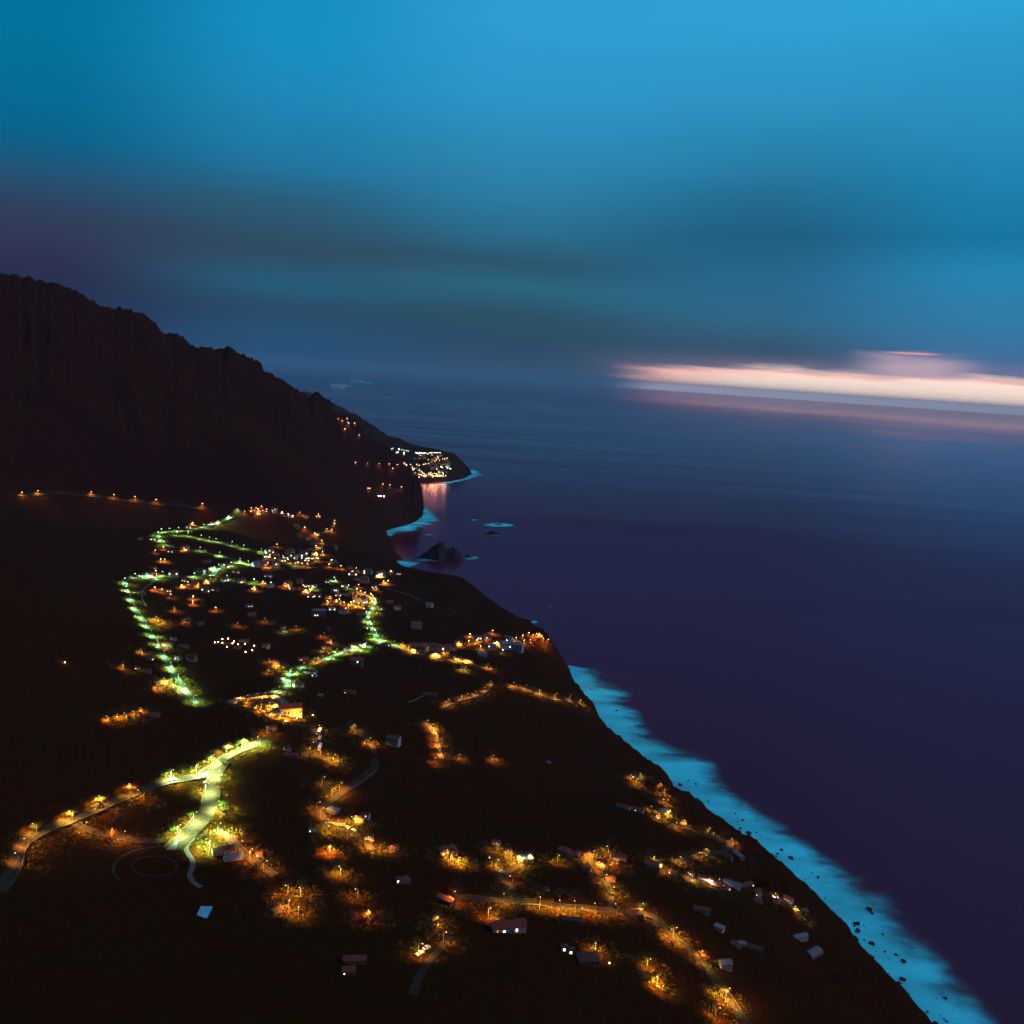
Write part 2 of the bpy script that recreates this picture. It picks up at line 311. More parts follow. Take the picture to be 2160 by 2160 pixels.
# ------------------------------------------------------------------ sea
def sea_mat():
    m, N, L, b = new_mat('sea_water')
    b.inputs['Base Color'].default_value = (.062, .006, .024, 1); b.inputs['Specular IOR Level'].default_value = 0; b.inputs['Roughness'].default_value = 1
    gl = N.new('ShaderNodeBsdfAnisotropic'); gl.inputs['Color'].default_value = (.85, .28, .46, 1)
    fr = N.new('ShaderNodeFresnel'); fr.inputs['IOR'].default_value = 1.25; mx = N.new('ShaderNodeMixShader')
    g = N.new('ShaderNodeNewGeometry'); mp = N.new('ShaderNodeMapping'); mp.inputs['Scale'].default_value = (.00012, .0005, 1)
    mp.inputs['Rotation'].default_value = (0, 0, R(8))
    n = N.new('ShaderNodeTexNoise'); n.inputs['Detail'].default_value = 6; n.inputs['Scale'].default_value = 1; n.inputs['Distortion'].default_value = .4
    L.new(g.outputs['Position'], mp.inputs['Vector']); L.new(mp.outputs['Vector'], n.inputs['Vector'])
    mr = N.new('ShaderNodeMapRange'); mr.inputs[1].default_value = .35; mr.inputs[2].default_value = .68; mr.inputs[3].default_value = .25; mr.inputs[4].default_value = .18
    L.new(n.outputs['Fac'], mr.inputs[0])
    mp2 = N.new('ShaderNodeMapping'); mp2.inputs['Scale'].default_value = (.00045, .0032, 1); mp2.inputs['Rotation'].default_value = (0, 0, R(10)); L.new(g.outputs['Position'], mp2.inputs['Vector'])
    nf = N.new('ShaderNodeTexNoise'); nf.inputs['Scale'].default_value = 1; nf.inputs['Detail'].default_value = 4; L.new(mp2.outputs['Vector'], nf.inputs['Vector'])
    m3 = N.new('ShaderNodeMapRange'); m3.inputs[1].default_value = .5; m3.inputs[2].default_value = .72; m3.inputs[3].default_value = 1; m3.inputs[4].default_value = .5; L.new(nf.outputs['Fac'], m3.inputs[0])
    ln = N.new('ShaderNodeVectorMath'); ln.operation = 'LENGTH'; L.new(g.outputs['Position'], ln.inputs[0])
    m4 = N.new('ShaderNodeMapRange'); m4.inputs[1].default_value = 7000; m4.inputs[2].default_value = 30000; m4.inputs[3].default_value = 1; m4.inputs[4].default_value = .22; L.new(ln.outputs['Value'], m4.inputs[0])
    q1 = N.new('ShaderNodeMath'); q1.operation = 'MULTIPLY'; L.new(mr.outputs[0], q1.inputs[0]); L.new(m3.outputs[0], q1.inputs[1])
    q2 = N.new('ShaderNodeMath'); q2.operation = 'MULTIPLY'; L.new(q1.outputs[0], q2.inputs[0]); L.new(m4.outputs[0], q2.inputs[1]); L.new(q2.outputs[0], gl.inputs['Roughness'])
    lw = N.new('ShaderNodeLayerWeight'); lw.inputs['Blend'].default_value = .5
    gr = N.new('ShaderNodeMapRange'); gr.inputs[1].default_value = .84; gr.inputs[2].default_value = .99; L.new(lw.outputs['Facing'], gr.inputs[0])
    tm = N.new('ShaderNodeMix'); tm.data_type = 'RGBA'; tm.inputs['A'].default_value = (.9, .27, .42, 1); tm.inputs['B'].default_value = (.98, .78, .88, 1)
    L.new(gr.outputs[0], tm.inputs['Factor']); L.new(tm.outputs['Result'], gl.inputs['Color'])
    L.new(fr.outputs[0], mx.inputs[0]); L.new(b.outputs[0], mx.inputs[1]); L.new(gl.outputs[0], mx.inputs[2])
    out = N['Material Output']; L.new(mx.outputs[0], out.inputs['Surface'])
    return m
mb = MB(); k = 64; mb.v.append((0, 0, 0))
for rr in (2000, 8000, 30000, 90000):
    for i in range(k): t = 2*math.pi*i/k; mb.v.append((rr*math.sin(t), rr*math.cos(t), 0))
for i in range(k): mb.f.append((0, 1+(i+1) % k, 1+i))
for j in range(3):
    for i in range(k): a = 1+j*k; mb.f.append((a+i, a+(i+1) % k, a+k+(i+1) % k, a+k+i))
tag(mb.build('sea', sea_mat()), kind='structure')
# ------------------------------------------------------------------ surf
def foam_mat():
    m, N, L, b = new_mat('surf_foam')
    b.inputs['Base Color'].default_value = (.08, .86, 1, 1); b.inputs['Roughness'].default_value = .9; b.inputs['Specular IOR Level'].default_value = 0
    a = N.new('ShaderNodeAttribute'); a.attribute_name = 'foam'
    g = N.new('ShaderNodeNewGeometry'); mp = N.new('ShaderNodeMapping'); mp.inputs['Scale'].default_value = (.011, .024, 1)
    n = N.new('ShaderNodeTexNoise'); n.inputs['Scale'].default_value = 1; n.inputs['Detail'].default_value = 5
    L.new(g.outputs['Position'], mp.inputs['Vector']); L.new(mp.outputs['Vector'], n.inputs['Vector'])
    def mm(op, x, y):
        q = N.new('ShaderNodeMath'); q.operation = op
        for i_, v_ in enumerate((x, y)):
            if hasattr(v_, 'node'): L.new(v_, q.inputs[i_])
            else: q.inputs[i_].default_value = v_
        return q.outputs[0]
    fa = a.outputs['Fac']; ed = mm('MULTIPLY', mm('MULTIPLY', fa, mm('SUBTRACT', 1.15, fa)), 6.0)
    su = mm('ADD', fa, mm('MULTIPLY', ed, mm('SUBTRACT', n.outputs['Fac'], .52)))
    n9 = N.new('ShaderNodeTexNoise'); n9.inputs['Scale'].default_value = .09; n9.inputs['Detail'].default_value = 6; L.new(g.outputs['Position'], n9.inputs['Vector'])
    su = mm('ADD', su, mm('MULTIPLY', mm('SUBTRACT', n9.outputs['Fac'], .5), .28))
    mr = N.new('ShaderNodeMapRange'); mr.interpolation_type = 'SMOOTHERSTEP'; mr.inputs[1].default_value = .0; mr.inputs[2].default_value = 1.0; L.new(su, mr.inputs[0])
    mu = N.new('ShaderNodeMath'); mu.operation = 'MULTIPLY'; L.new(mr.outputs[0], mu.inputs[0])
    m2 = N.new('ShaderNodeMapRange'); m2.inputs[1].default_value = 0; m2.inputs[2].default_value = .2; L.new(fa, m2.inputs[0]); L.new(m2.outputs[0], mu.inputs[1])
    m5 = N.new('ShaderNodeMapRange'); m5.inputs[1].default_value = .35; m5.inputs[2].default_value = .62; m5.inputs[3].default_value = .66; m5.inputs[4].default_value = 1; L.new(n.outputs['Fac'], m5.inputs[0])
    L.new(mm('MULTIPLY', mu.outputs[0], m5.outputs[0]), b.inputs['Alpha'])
    return m
M['foam'] = foam_mat()
def resample(pts, n):
    pts = np.array(pts, float); d = np.concatenate([[0], np.cumsum(np.hypot(*np.diff(pts, axis=0).T[:2]))])
    t = np.linspace(0, d[-1], n); return np.stack([np.interp(t, d, pts[:, i]) for i in range(pts.shape[1])], -1)
def foam_strip(inner, outer, n=160, k=24, zf=.25, soft0=1.0, taper=0):
    i = resample([onz(*p).xy for p in inner], n); o = resample([onz(*p).xy for p in outer], n)
    v = np.linspace(0, 1, k); P = np.zeros((n, k, 3)); P[:, :, :2] = i[:, None]*(1-v[None, :, None]) + o[:, None]*v[None, :, None]
    P[:, :, 2] = zf
    a = np.tile((min(soft0, 1)*(1-sstep(.2, 1, v)))[None], (n, 1))
    if taper: t = np.linspace(0, 1, n); e = np.minimum(1, np.minimum(t, 1-t)/taper); a = a*e[:, None]
    return P, a
def foam_obj(inner, outer, **kw):
    P, a = foam_strip(inner, outer, **kw); o = link('surf', grid_mesh('surf', P, M['foam'], a)); tag(o, kind='stuff'); return o
def foam_blob(px, py, rx, ry, s=1.0, n=20):
    c = onz(px, py); e = onz(px+rx, py).xy-c.xy; f = onz(px, py-ry).xy-c.xy
    r = np.linspace(0, 1, n); t = np.linspace(0, 2*np.pi, 36); P = np.zeros((n, 36, 3))
    for k2 in range(2): P[:, :, k2] = c[k2] + r[:, None]*(np.cos(t)[None]*e[k2] + np.sin(t)[None]*f[k2])
    P[:, :, 2] = .3; a = np.tile((s*(1-r**1.5))[:, None], (1, 36))
    o = link('surf', grid_mesh('surf', P, M['foam'], a)); tag(o, kind='stuff')
inn = [(1196, 1404), (1203, 1425), (1212, 1456), (1232, 1484), (1262, 1513), (1275, 1545), (1294, 1566), (1325, 1590), (1366, 1619), (1395, 1632), (1425, 1672), (1462, 1704),
       (1500, 1720), (1530, 1747), (1565, 1764), (1600, 1796), (1624, 1810), (1654, 1834), (1670, 1850), (1707, 1882), (1743, 1918), (1785, 1963), (1843, 2034), (1930, 2128), (2040, 2270)]
out = [(1215, 1406), (1240, 1415), (1275, 1432), (1300, 1455), (1335, 1472), (1338, 1500), (1362, 1535), (1375, 1558), (1400, 1572), (1440, 1588), (1480, 1596), (1515, 1620), (1525, 1655),
       (1560, 1690), (1610, 1722), (1660, 1748), (1700, 1780), (1735, 1812), (1785, 1832), (1838, 1858), (1880, 1890), (1930, 1950), (1990, 2020), (2090, 2124), (2200, 2260)]
_oc = np.array(out, float); _oc2 = [tuple(np.array(inn[0]) + (np.array(out[0])-np.array(inn[0]))*1.3)] + [(x+22, y-12) for x, y in out[1:]]
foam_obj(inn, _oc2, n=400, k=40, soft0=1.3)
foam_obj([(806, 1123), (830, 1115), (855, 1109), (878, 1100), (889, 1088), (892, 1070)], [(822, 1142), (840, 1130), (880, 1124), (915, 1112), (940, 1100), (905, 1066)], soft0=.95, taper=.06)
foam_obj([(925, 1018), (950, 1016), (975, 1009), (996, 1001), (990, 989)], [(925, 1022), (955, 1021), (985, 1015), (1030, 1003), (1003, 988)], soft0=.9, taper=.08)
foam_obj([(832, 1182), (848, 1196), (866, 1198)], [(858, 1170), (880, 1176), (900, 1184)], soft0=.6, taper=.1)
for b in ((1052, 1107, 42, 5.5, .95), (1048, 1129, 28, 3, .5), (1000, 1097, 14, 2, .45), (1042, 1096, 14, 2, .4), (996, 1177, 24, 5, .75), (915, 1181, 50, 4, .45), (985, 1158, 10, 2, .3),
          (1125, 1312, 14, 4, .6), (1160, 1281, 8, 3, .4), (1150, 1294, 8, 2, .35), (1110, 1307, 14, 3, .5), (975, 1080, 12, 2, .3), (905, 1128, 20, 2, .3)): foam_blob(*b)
# ------------------------------------------------------------------ world
def lin(c): return tuple(((v/255)/12.92 if v/255 <= .04045 else ((v/255+.055)/1.055)**2.4) for v in c)
w = bpy.data.worlds.new('World'); sc.world = w; w.use_nodes = True
N = w.node_tree.nodes; L = w.node_tree.links
bg = N['Background']; tc = N.new('ShaderNodeTexCoord'); sp = N.new('ShaderNodeSeparateXYZ'); L.new(tc.outputs['Generated'], sp.inputs[0])
def mth(op, a, b=None, c=None, cl=False):
    n = N.new('ShaderNodeMath'); n.operation = op; n.use_clamp = cl
    for i, v in enumerate((a, b, c)):
        if v is None: continue
        if hasattr(v, 'links') or hasattr(v, 'node'): L.new(v, n.inputs[i])
        else: n.inputs[i].default_value = v
    return n.outputs[0]
def mrange(v, a, b, c=0, d=1, sm=True):
    n = N.new('ShaderNodeMapRange'); n.interpolation_type = 'SMOOTHSTEP' if sm else 'LINEAR'
    L.new(v, n.inputs[0])
    for i, q in ((1, a), (2, b), (3, c), (4, d)): n.inputs[i].default_value = q
    return n.outputs[0]
def mixc(f, a, b):
    n = N.new('ShaderNodeMix'); n.data_type = 'RGBA'
    if hasattr(f, 'node'): L.new(f, n.inputs['Factor'])
    else: n.inputs['Factor'].default_value = f
    for s, v in (('A', a), ('B', b)):
        if hasattr(v, 'node'): L.new(v, n.inputs[s])
        else: n.inputs[s].default_value = (*v, 1)
    return n.outputs['Result']
el0 = mth('ARCSINE', sp.outputs['Z']); az = mth('ARCTAN2', sp.outputs['X'], sp.outputs['Y'])
cx = N.new('ShaderNodeCombineXYZ'); L.new(mth('MULTIPLY', az, 1.3), cx.inputs[0]); L.new(mth('MULTIPLY', el0, 8), cx.inputs[1])
nz = N.new('ShaderNodeTexNoise'); nz.inputs['Scale'].default_value = 1.6; nz.inputs['Detail'].default_value = 4; L.new(cx.outputs[0], nz.inputs['Vector'])
nzc = mth('SUBTRACT', nz.outputs['Fac'], .5)
wob = mth('MULTIPLY', nzc, mrange(el0, 0, .25, .008, .05))
el = mth('ADD', el0, wob)
cols = {100: [(50, (0, 118, 163)), (200, (0, 110, 155)), (300, (12, 96, 137)), (380, (38, 80, 116)), (440, (46, 66, 96)), (500, (50, 57, 86)), (560, (42, 46, 76)), (640, (36, 44, 84)), (700, (36, 50, 88))],
        600: [(50, (22, 146, 198)), (200, (28, 140, 190)), (350, (34, 118, 162)), (440, (42, 92, 120)), (530, (48, 76, 98)), (600, (36, 94, 126)), (650, (40, 76, 104)), (710, (36, 82, 120)), (765, (36, 76, 112))],
        1080: [(50, (46, 164, 222)), (200, (44, 156, 212)), (350, (44, 138, 186)), (450, (40, 124, 164)), (550, (42, 88, 114)), (605, (42, 106, 136)), (660, (42, 84, 106)), (740, (44, 76, 104)), (790, (56, 82, 112))],
        1600: [(50, (46, 166, 222)), (200, (44, 156, 210)), (400, (34, 118, 160)), (500, (28, 98, 134)), (590, (38, 108, 148)), (670, (46, 108, 146)), (740, (54, 84, 110)), (790, (80, 92, 120)), (826, (84, 90, 116))],
        2100: [(50, (42, 162, 216)), (200, (40, 152, 206)), (400, (26, 134, 186)), (500, (22, 122, 172)), (590, (36, 138, 190)), (690, (48, 128, 176)), (760, (66, 112, 160)), (810, (96, 116, 160)), (860, (110, 120, 160))]}
top = [(R(36), .95), (R(46), .72), (R(65), .62), (R(90), .58)]
res = None; prev = None; TOPF = {100: .75, 600: .8, 1080: .9, 1600: 1.2, 2100: 2.8}
for px, st in cols.items():
    st = sorted([(azel(px, py)[1], tuple(v*f for v, f in zip(lin(c), (1.04, .91, .88) if px > 900 and py < 720 else (1, .96, .95)))) for py, c in st])
    zc = st[-1][1]
    st = st + [(e, (zc[0]*f+.004, zc[1]*f*TOPF[px], zc[2]*f*TOPF[px])) for e, f in top]
    cr = N.new('ShaderNodeValToRGB'); E = cr.color_ramp.elements; cr.color_ramp.interpolation = 'B_SPLINE' if False else 'LINEAR'
    lo_, hi_ = -.06, 1.6
    E[0].position = 0; E[0].color = (*st[0][1], 1); E[1].position = 1; E[1].color = (*st[-1][1], 1)
    for e, c in st[:-1]: q = E.new((e-lo_)/(hi_-lo_)); q.color = (*c, 1)
    L.new(mrange(el, lo_, hi_, sm=False), cr.inputs['Fac'])
    a = azel(px, 700)[0]
    if res is None: res = cr.outputs['Color']
    else: res = mixc(mrange(az, prev, a), res, cr.outputs['Color'])
    prev = a
# behind the camera the overcast is darker
res = mixc(mrange(mth('ABSOLUTE', az), R(60), R(130)), res, mixc(.8, res, (.012, .05, .09)))
# clearing in the cloud along the western horizon, behind the cloud edge
wn = N.new('ShaderNodeTexNoise'); wn.inputs['Scale'].default_value = 3; wn.inputs['Detail'].default_value = 3
cx2 = N.new('ShaderNodeCombineXYZ'); L.new(mth('MULTIPLY', az, 3), cx2.inputs[0]); L.new(mth('MULTIPLY', el0, 40), cx2.inputs[1]); L.new(cx2.outputs[0], wn.inputs['Vector'])
wv = mth('MULTIPLY', mth('SUBTRACT', wn.outputs['Fac'], .5), .02)
a0 = azel(1270, 790)[0]; a1 = azel(1430, 790)[0]; aR = azel(2124, 830)[0]
up = mrange(az, a0, aR, .0195, .0285, sm=False)                     # top edge of the clearing, rises slowly to the right
e1 = mth('ADD', el0, wv)
dd = mth('SUBTRACT', e1, up)
band = mth('MULTIPLY', mrange(dd, .004, -.006), mrange(mth('ADD', az, mth('MULTIPLY', wv, 3)), a0, a1))
halo = mth('MULTIPLY', mrange(dd, .022, -.006), mrange(az, azel(1180, 790)[0], azel(1500, 790)[0]))
res = mixc(mth('MULTIPLY', halo, .38), res, (.34, .24, .33))
edge = mth('MULTIPLY', mrange(mth('ABSOLUTE', mth('ADD', dd, .0035)), .0045, 0), mrange(az, azel(1340, 790)[0], a1))
core = mixc(mrange(az, azel(1340, 790)[0], azel(1620, 790)[0]), (1.12, .58, .5), (1.22, .93, .77))
core = mixc(mrange(el0, .004, .0), core, (1.5, 1.3, 1.5))
core = mixc(mth('MULTIPLY', edge, .55), core, (1.3, .5, .42))
res = mixc(band, res, core)
# a second, thinner break in the cloud higher up on the right
pa, pe = azel(1925, 746); u1 = mth('ABSOLUTE', mth('SUBTRACT', az, pa))
p1 = mth('MULTIPLY', mrange(u1, .032, .006), mrange(mth('ABSOLUTE', mth('SUBTRACT', mth('ADD', el0, mth('MULTIPLY', az, .0)), pe)), .0016, .0002))
pb, pf = azel(1930, 775); u2 = mth('ABSOLUTE', mth('SUBTRACT', az, pb))
p2 = mth('MULTIPLY', mrange(u2, .075, .01), mrange(mth('ABSOLUTE', mth('SUBTRACT', e1, pf)), .019, .002))
res = mixc(mth('MULTIPLY', p2, .8), res, (.62, .44, .52)); res = mixc(mth('MULTIPLY', p1, .85), res, (.95, .38, .38))
sky = N.new('ShaderNodeTexSky'); sky.sky_type = 'NISHITA'; sky.sun_disc = False; sky.sun_elevation = R(2); sky.sun_rotation = R(75)
ad = N.new('ShaderNodeMix'); ad.data_type = 'RGBA'; ad.blend_type = 'ADD'; ad.inputs['Factor'].default_value = .0008
L.new(res, ad.inputs['A']); L.new(sky.outputs[0], ad.inputs['B']); L.new(ad.outputs['Result'], bg.inputs['Color'])
bg.inputs['Strength'].default_value = 1.0
w.cycles.sampling_method = 'MANUAL'; w.cycles.sample_map_resolution = 1024
# afterglow
sl = bpy.data.lights.new('sun', 'SUN'); sl.energy = 1.0; sl.angle = R(12); sl.color = (1, .30, .16)
so = link('sun', sl); dv = Vector((math.sin(R(75))*math.cos(R(38)), math.cos(R(100))*math.cos(R(38)), math.sin(R(38)))).normalized()
so.rotation_euler = dv.to_track_quat('Z', 'Y').to_euler()
exec_parts = []
# ------------------------------------------------------------------ LIGHTS
# ------------------------------------------------------------------ (objects follow)
HAZE = 2.0e-5
if HAZE:
    m = bpy.data.materials.new('sea_air'); m.use_nodes = True; m.node_tree.nodes.clear()
    vo = m.node_tree.nodes.new('ShaderNodeVolumePrincipled'); mo = m.node_tree.nodes.new('ShaderNodeOutputMaterial')
    vo.inputs['Color'].default_value = (.32, .7, .95, 1); vo.inputs['Density'].default_value = HAZE; vo.inputs['Anisotropy'].default_value = 0
    m.node_tree.links.new(vo.outputs[0], mo.inputs['Volume'])
    hz = MB(); hz.box(-95000, 95000, -95000, 95000, -30, float(GZ.max())+15); tag(hz.build('haze', m), kind='stuff')
# ------------------------------------------------------------------ words for labels
ORDW = ['', '', 'second', 'third', 'fourth', 'fifth', 'sixth', 'seventh', 'eighth', 'ninth', 'tenth', 'eleventh', 'twelfth', 'thirteenth', 'fourteenth', 'fifteenth', 'sixteenth', 'seventeenth',
        'eighteenth', 'nineteenth', 'twentieth']
def place(i, n):
    if n == 1: return ''
    if i == 0: return 'leftmost '
    if i == n-1: return 'rightmost '
    if i < 20: return ORDW[i+1]+' from left, '
    if n-i <= 20: return ORDW[n-i]+' from right, '
    return 'middle '
# ------------------------------------------------------------------ roads
road_pts = []
def cat(pts, n):                                            # smooth a world polyline
    P = [Vector(p) for p in pts]; out = []
    for i in range(len(P)-1):
        p0 = P[max(i-1, 0)]; p1 = P[i]; p2 = P[i+1]; p3 = P[min(i+2, len(P)-1)]
        for k in range(n):
            t = k/n; out.append(.5*((2*p1)+(p2-p0)*t+(2*p0-5*p1+4*p2-p3)*t*t+(3*p1-p0-3*p2+p3)*t**3))
    out.append(P[-1]); return out
def ribbon(name, pts, wd, m, off=.35, label=None, catg=None, kind='structure', world=False, group=None, edge=0, wall=0, side=0):
    W = [hit(*p).xy if not world else Vector(p) for p in pts]
    C2 = cat([(p.x, p.y) for p in W], 14 if len(W) < 12 else 10)
    L_, R_ = [], []; rows = []
    for i, p in enumerate(C2):
        d = (C2[min(i+1, len(C2)-1)]-C2[max(i-1, 0)]); d = d.normalized() if d.length > 1e-6 else Vector((0, 1)); n = Vector((-d.y, d.x))
        rows.append([p + n*(side + wd*(s-.5)) for s in (0, .25, .5, .75, 1)])
    Z = [[gz(q.x, q.y) for q in r] for r in rows]
    zs = [sum(r)/5 for r in Z]
    k = 2; zs2 = [sum(zs[max(0, i-k):i+k+1])/len(zs[max(0, i-k):i+k+1]) for i in range(len(zs))]
    V = []; Fc = []
    for i, r in enumerate(rows):
        for j, q in enumerate(r):
            zj = [Z[q_][j] for q_ in range(max(0, i-2), min(len(rows), i+3))]
            V.append((q.x, q.y, max(.4*zs2[i]+.6*sum(zj)/len(zj), Z[i][j]-.2)+off+.1))
    for i in range(len(rows)-1):
        for j in range(4): a = i*5+j; Fc.append((a, a+5, a+6, a+1))
    mb = MB(); mb.v = V; mb.f = Fc
    # skirts, so the carriageway has thickness
    n0 = len(V)
    for i in range(len(rows)):
        for j in (0, 4): x, y, z = V[i*5+j]; mb.v.append((x, y, z-1.0))
    for i in range(len(rows)-1):
        a, b = i*5, (i+1)*5; mb.f.append((a, n0+2*i, n0+2*i+2, b)); mb.f.append((a+4, b+4, n0+2*i+3, n0+2*i+1))
    o = mb.build(name, m, smooth=False); tag(o, label, catg, group, kind)
    if not world: road_pts.extend([(p.x, p.y, wd) for p in C2])
    return C2, [Vector(V[i*5+2]) for i in range(len(rows))]
def lines(C2, Z, wd, dash=True):                            # painted markings on a road
    mb = MB()
    for i in range(len(C2)-1):
        d = (C2[i+1]-C2[i]); 
        if d.length < 1e-4: continue
        d.normalize(); n = Vector((-d.y, d.x))
        for s, w2 in ((-wd/2+.35, .16), (wd/2-.35, .16)) + (((0, .14),) if (not dash or i % 2) else ()):
            q = []
            for p, z in ((C2[i], Z[i].z), (C2[i+1], Z[i+1].z)):
                a = p + n*(s-w2); b = p + n*(s+w2); q.append(((a.x, a.y, z+.05), (b.x, b.y, z+.05)))
            mb.poly((q[0][0], q[1][0], q[1][1], q[0][1]))
    tag(mb.build('road_marking', M['paint']), kind='structure')
def parapet(C2, Z, side, m, h=.8, t=.35, crenel=False, label='', name='roadside_wall', i0=0, i1=None):
    mb = MB(); i1 = len(C2)-1 if i1 is None else i1
    for i in range(i0, i1):
        d = (C2[i+1]-C2[i]); ln = d.length
        if ln < 1e-4: continue
        d.normalize(); n = Vector((-d.y, d.x)); segs = max(1, int(ln/2.2)) if crenel else 1
        for s in range(segs):
            a = C2[i]+d*(ln*s/segs); b = C2[i]+d*(ln*(s+(.55 if crenel else 1.0))/segs)
            za = Z[i].z+(Z[i+1].z-Z[i].z)*s/segs; zb = Z[i].z+(Z[i+1].z-Z[i].z)*(s+1)/segs
            P = []
            for q, z in ((a, za), (b, zb)):
                for o in (side-t/2, side+t/2):
                    r = q+n*o; P.append((r.x, r.y, z-1.2)); P.append((r.x, r.y, z+h))
            k = len(mb.v); mb.v += P
            mb.f += [tuple(k+x for x in f) for f in ((0, 1, 5, 4), (2, 6, 7, 3), (1, 3, 7, 5), (0, 2, 3, 1), (4, 5, 7, 6))]
            if crenel:
                a2 = C2[i]+d*(ln*s/segs); b2 = C2[i]+d*(ln*(s+1)/segs); P = []
                for q, z in ((a2, za), (b2, zb)):
                    for o in (side-t/2+.03, side+t/2-.03): r = q+n*o; P.append((r.x, r.y, z-1.2)); P.append((r.x, r.y, z+.18))
                k = len(mb.v); mb.v += P
                mb.f += [tuple(k+x for x in f) for f in ((0, 1, 5, 4), (2, 6, 7, 3), (1, 3, 7, 5))]
    o = mb.build(name, m); tag(o, label, 'wall'); return o
A = M['asphalt']
RD = {}
def road(key, pts, wd, mark=True, m=A, name='road'):
    c, z = ribbon(name, pts, wd, m); RD[key] = (c, z, wd)
    if mark: lines(c, z, wd)
road('main', [(560, 1563), (530, 1574), (501, 1586), (466, 1606), (440, 1626), (415, 1639), (385, 1645), (361, 1648), (326, 1659), (293, 1670), (257, 1684), (219, 1700), (186, 1715), (150, 1730), (119, 1742), (86, 1756), (56, 1774), (40, 1794), (34, 1820), (20, 1850), (-5, 1882)], 8.5)
road('spur', [(470, 1606), (455, 1630), (449, 1656), (447, 1680), (442, 1700), (426, 1728), (405, 1752), (385, 1772), (366, 1792)], 13, False)
road('loop', [(152, 1733), (170, 1745), (197, 1754), (230, 1763), (264, 1769), (308, 1774), (345, 1775)], 7)
road('ring', [(326+48*math.cos(t), 1828+21*math.sin(t)) for t in [i*math.pi/8 for i in range(17)]], 1.1, False, M['dimcon'], 'path')
road('arc', [(330, 1787), (300, 1791), (272, 1800), (250, 1814), (240, 1830), (241, 1845), (251, 1855)], 1.8, False, M['dimcon'], 'path')
road('serp', [(408, 1768), (396, 1780), (393, 1792), (398, 1804), (406, 1816), (405, 1832), (400, 1846), (408, 1862), (424, 1873)], 3.6, False, M['concrete'], 'path')
road('lane', [(452, 1750), (476, 1764), (494, 1779), (511, 1797), (538, 1819), (560, 1835), (580, 1848)], 7)
road('mid', [(482, 1486), (513, 1474), (544, 1467), (573, 1463), (594, 1460), (605, 1448), (607, 1430), (618, 1419), (637, 1408), (662, 1400), (689, 1390), (716, 1379), (751, 1369), (782, 1361), (803, 1358), (832, 1362), (861, 1372), (900, 1386), (932, 1388), (960, 1396), (1000, 1402), (1038, 1414)], 7.5)
road('church', [(804, 1355), (795, 1344), (784, 1328), (777, 1312), (773, 1298), (782, 1288), (788, 1276), (785, 1263), (775, 1255), (760, 1251), (745, 1244), (718, 1235), (690, 1222)], 7)
road('long', [(550, 1190), (524, 1191), (504, 1188), (480, 1194), (458, 1203), (448, 1214), (425, 1214), (395, 1218), (368, 1216), (345, 1214), (315, 1219), (285, 1218), (264, 1228), (268, 1250), (280, 1280), (296, 1303), (310, 1327), (322, 1348), (336, 1371), (350, 1394), (365, 1420), (384, 1449), (400, 1470), (414, 1483)], 7.5)
road('zig', [(496, 1087), (480, 1094), (462, 1103), (445, 1109), (425, 1114), (400, 1118), (370, 1121), (345, 1121), (334, 1129), (338, 1141), (350, 1150), (370, 1155), (400, 1159), (425, 1164), (463, 1174), (506, 1184)], 6.5)
road('zag', [(356, 1123), (385, 1126), (410, 1133), (440, 1140), (470, 1147), (500, 1154), (530, 1160), (560, 1165)], 6)
road('east', [(706, 1101), (700, 1116), (680, 1126), (667, 1131), (670, 1141), (679, 1150), (681, 1164), (673, 1180), (655, 1190), (630, 1192), (600, 1186)], 6)
road('high', [(20, 1044), (80, 1044), (193, 1047), (240, 1054), (290, 1058), (340, 1065), (430, 1074)], 6, False)
road('cape', [(1035, 1441), (1026, 1455), (1004, 1469), (975, 1476), (950, 1485), (925, 1495)], 6)
road('cape2', [(1068, 1443), (1110, 1455), (1140, 1466), (1175, 1476), (1215, 1486)], 6)
road('trail', [(888, 1518), (905, 1532), (918, 1552), (924, 1575), (931, 1600), (928, 1608)], 5)
road('south', [(960, 1892), (1010, 1896), (1060, 1901), (1120, 1902), (1180, 1911), (1240, 1917), (1290, 1922), (1345, 1926), (1382, 1937), (1402, 1957), (1430, 1986), (1472, 2022), (1508, 2068), (1540, 2110), (1580, 2170)], 6.5)
road('link', [(1050, 1832), (1064, 1850), (1075, 1874), (1092, 1900)], 6, False)
road('link2', [(1062, 1842), (1085, 1832), (1108, 1822)], 5, False)
road('rise', [(1287, 1918), (1288, 1885), (1276, 1858), (1256, 1832), (1240, 1810)], 5, False)
road('bend', [(1420, 1742), (1455, 1750), (1495, 1764), (1525, 1772), (1540, 1784), (1528, 1797), (1490, 1801), (1450, 1813), (1415, 1820)], 5.5)
road('row', [(1385, 1832), (1425, 1842), (1460, 1853), (1510, 1861), (1560, 1870), (1600, 1884), (1660, 1903), (1700, 1925)], 5, False)
road('drive', [(660, 1528), (664, 1560), (672, 1592), (692, 1606)], 6, False)
road('wide', [(790, 1600), (786, 1622), (762, 1642), (734, 1662), (706, 1684), (684, 1702), (680, 1722), (700, 1743), (735, 1752), (768, 1772), (784, 1794)], 7, False)
road('hill', [(735, 1518), (758, 1544), (778, 1566), (792, 1594)], 6, False)
road('foot', [(948, 1975), (930, 2000), (905, 2028), (884, 2062), (870, 2100)], 5, False)
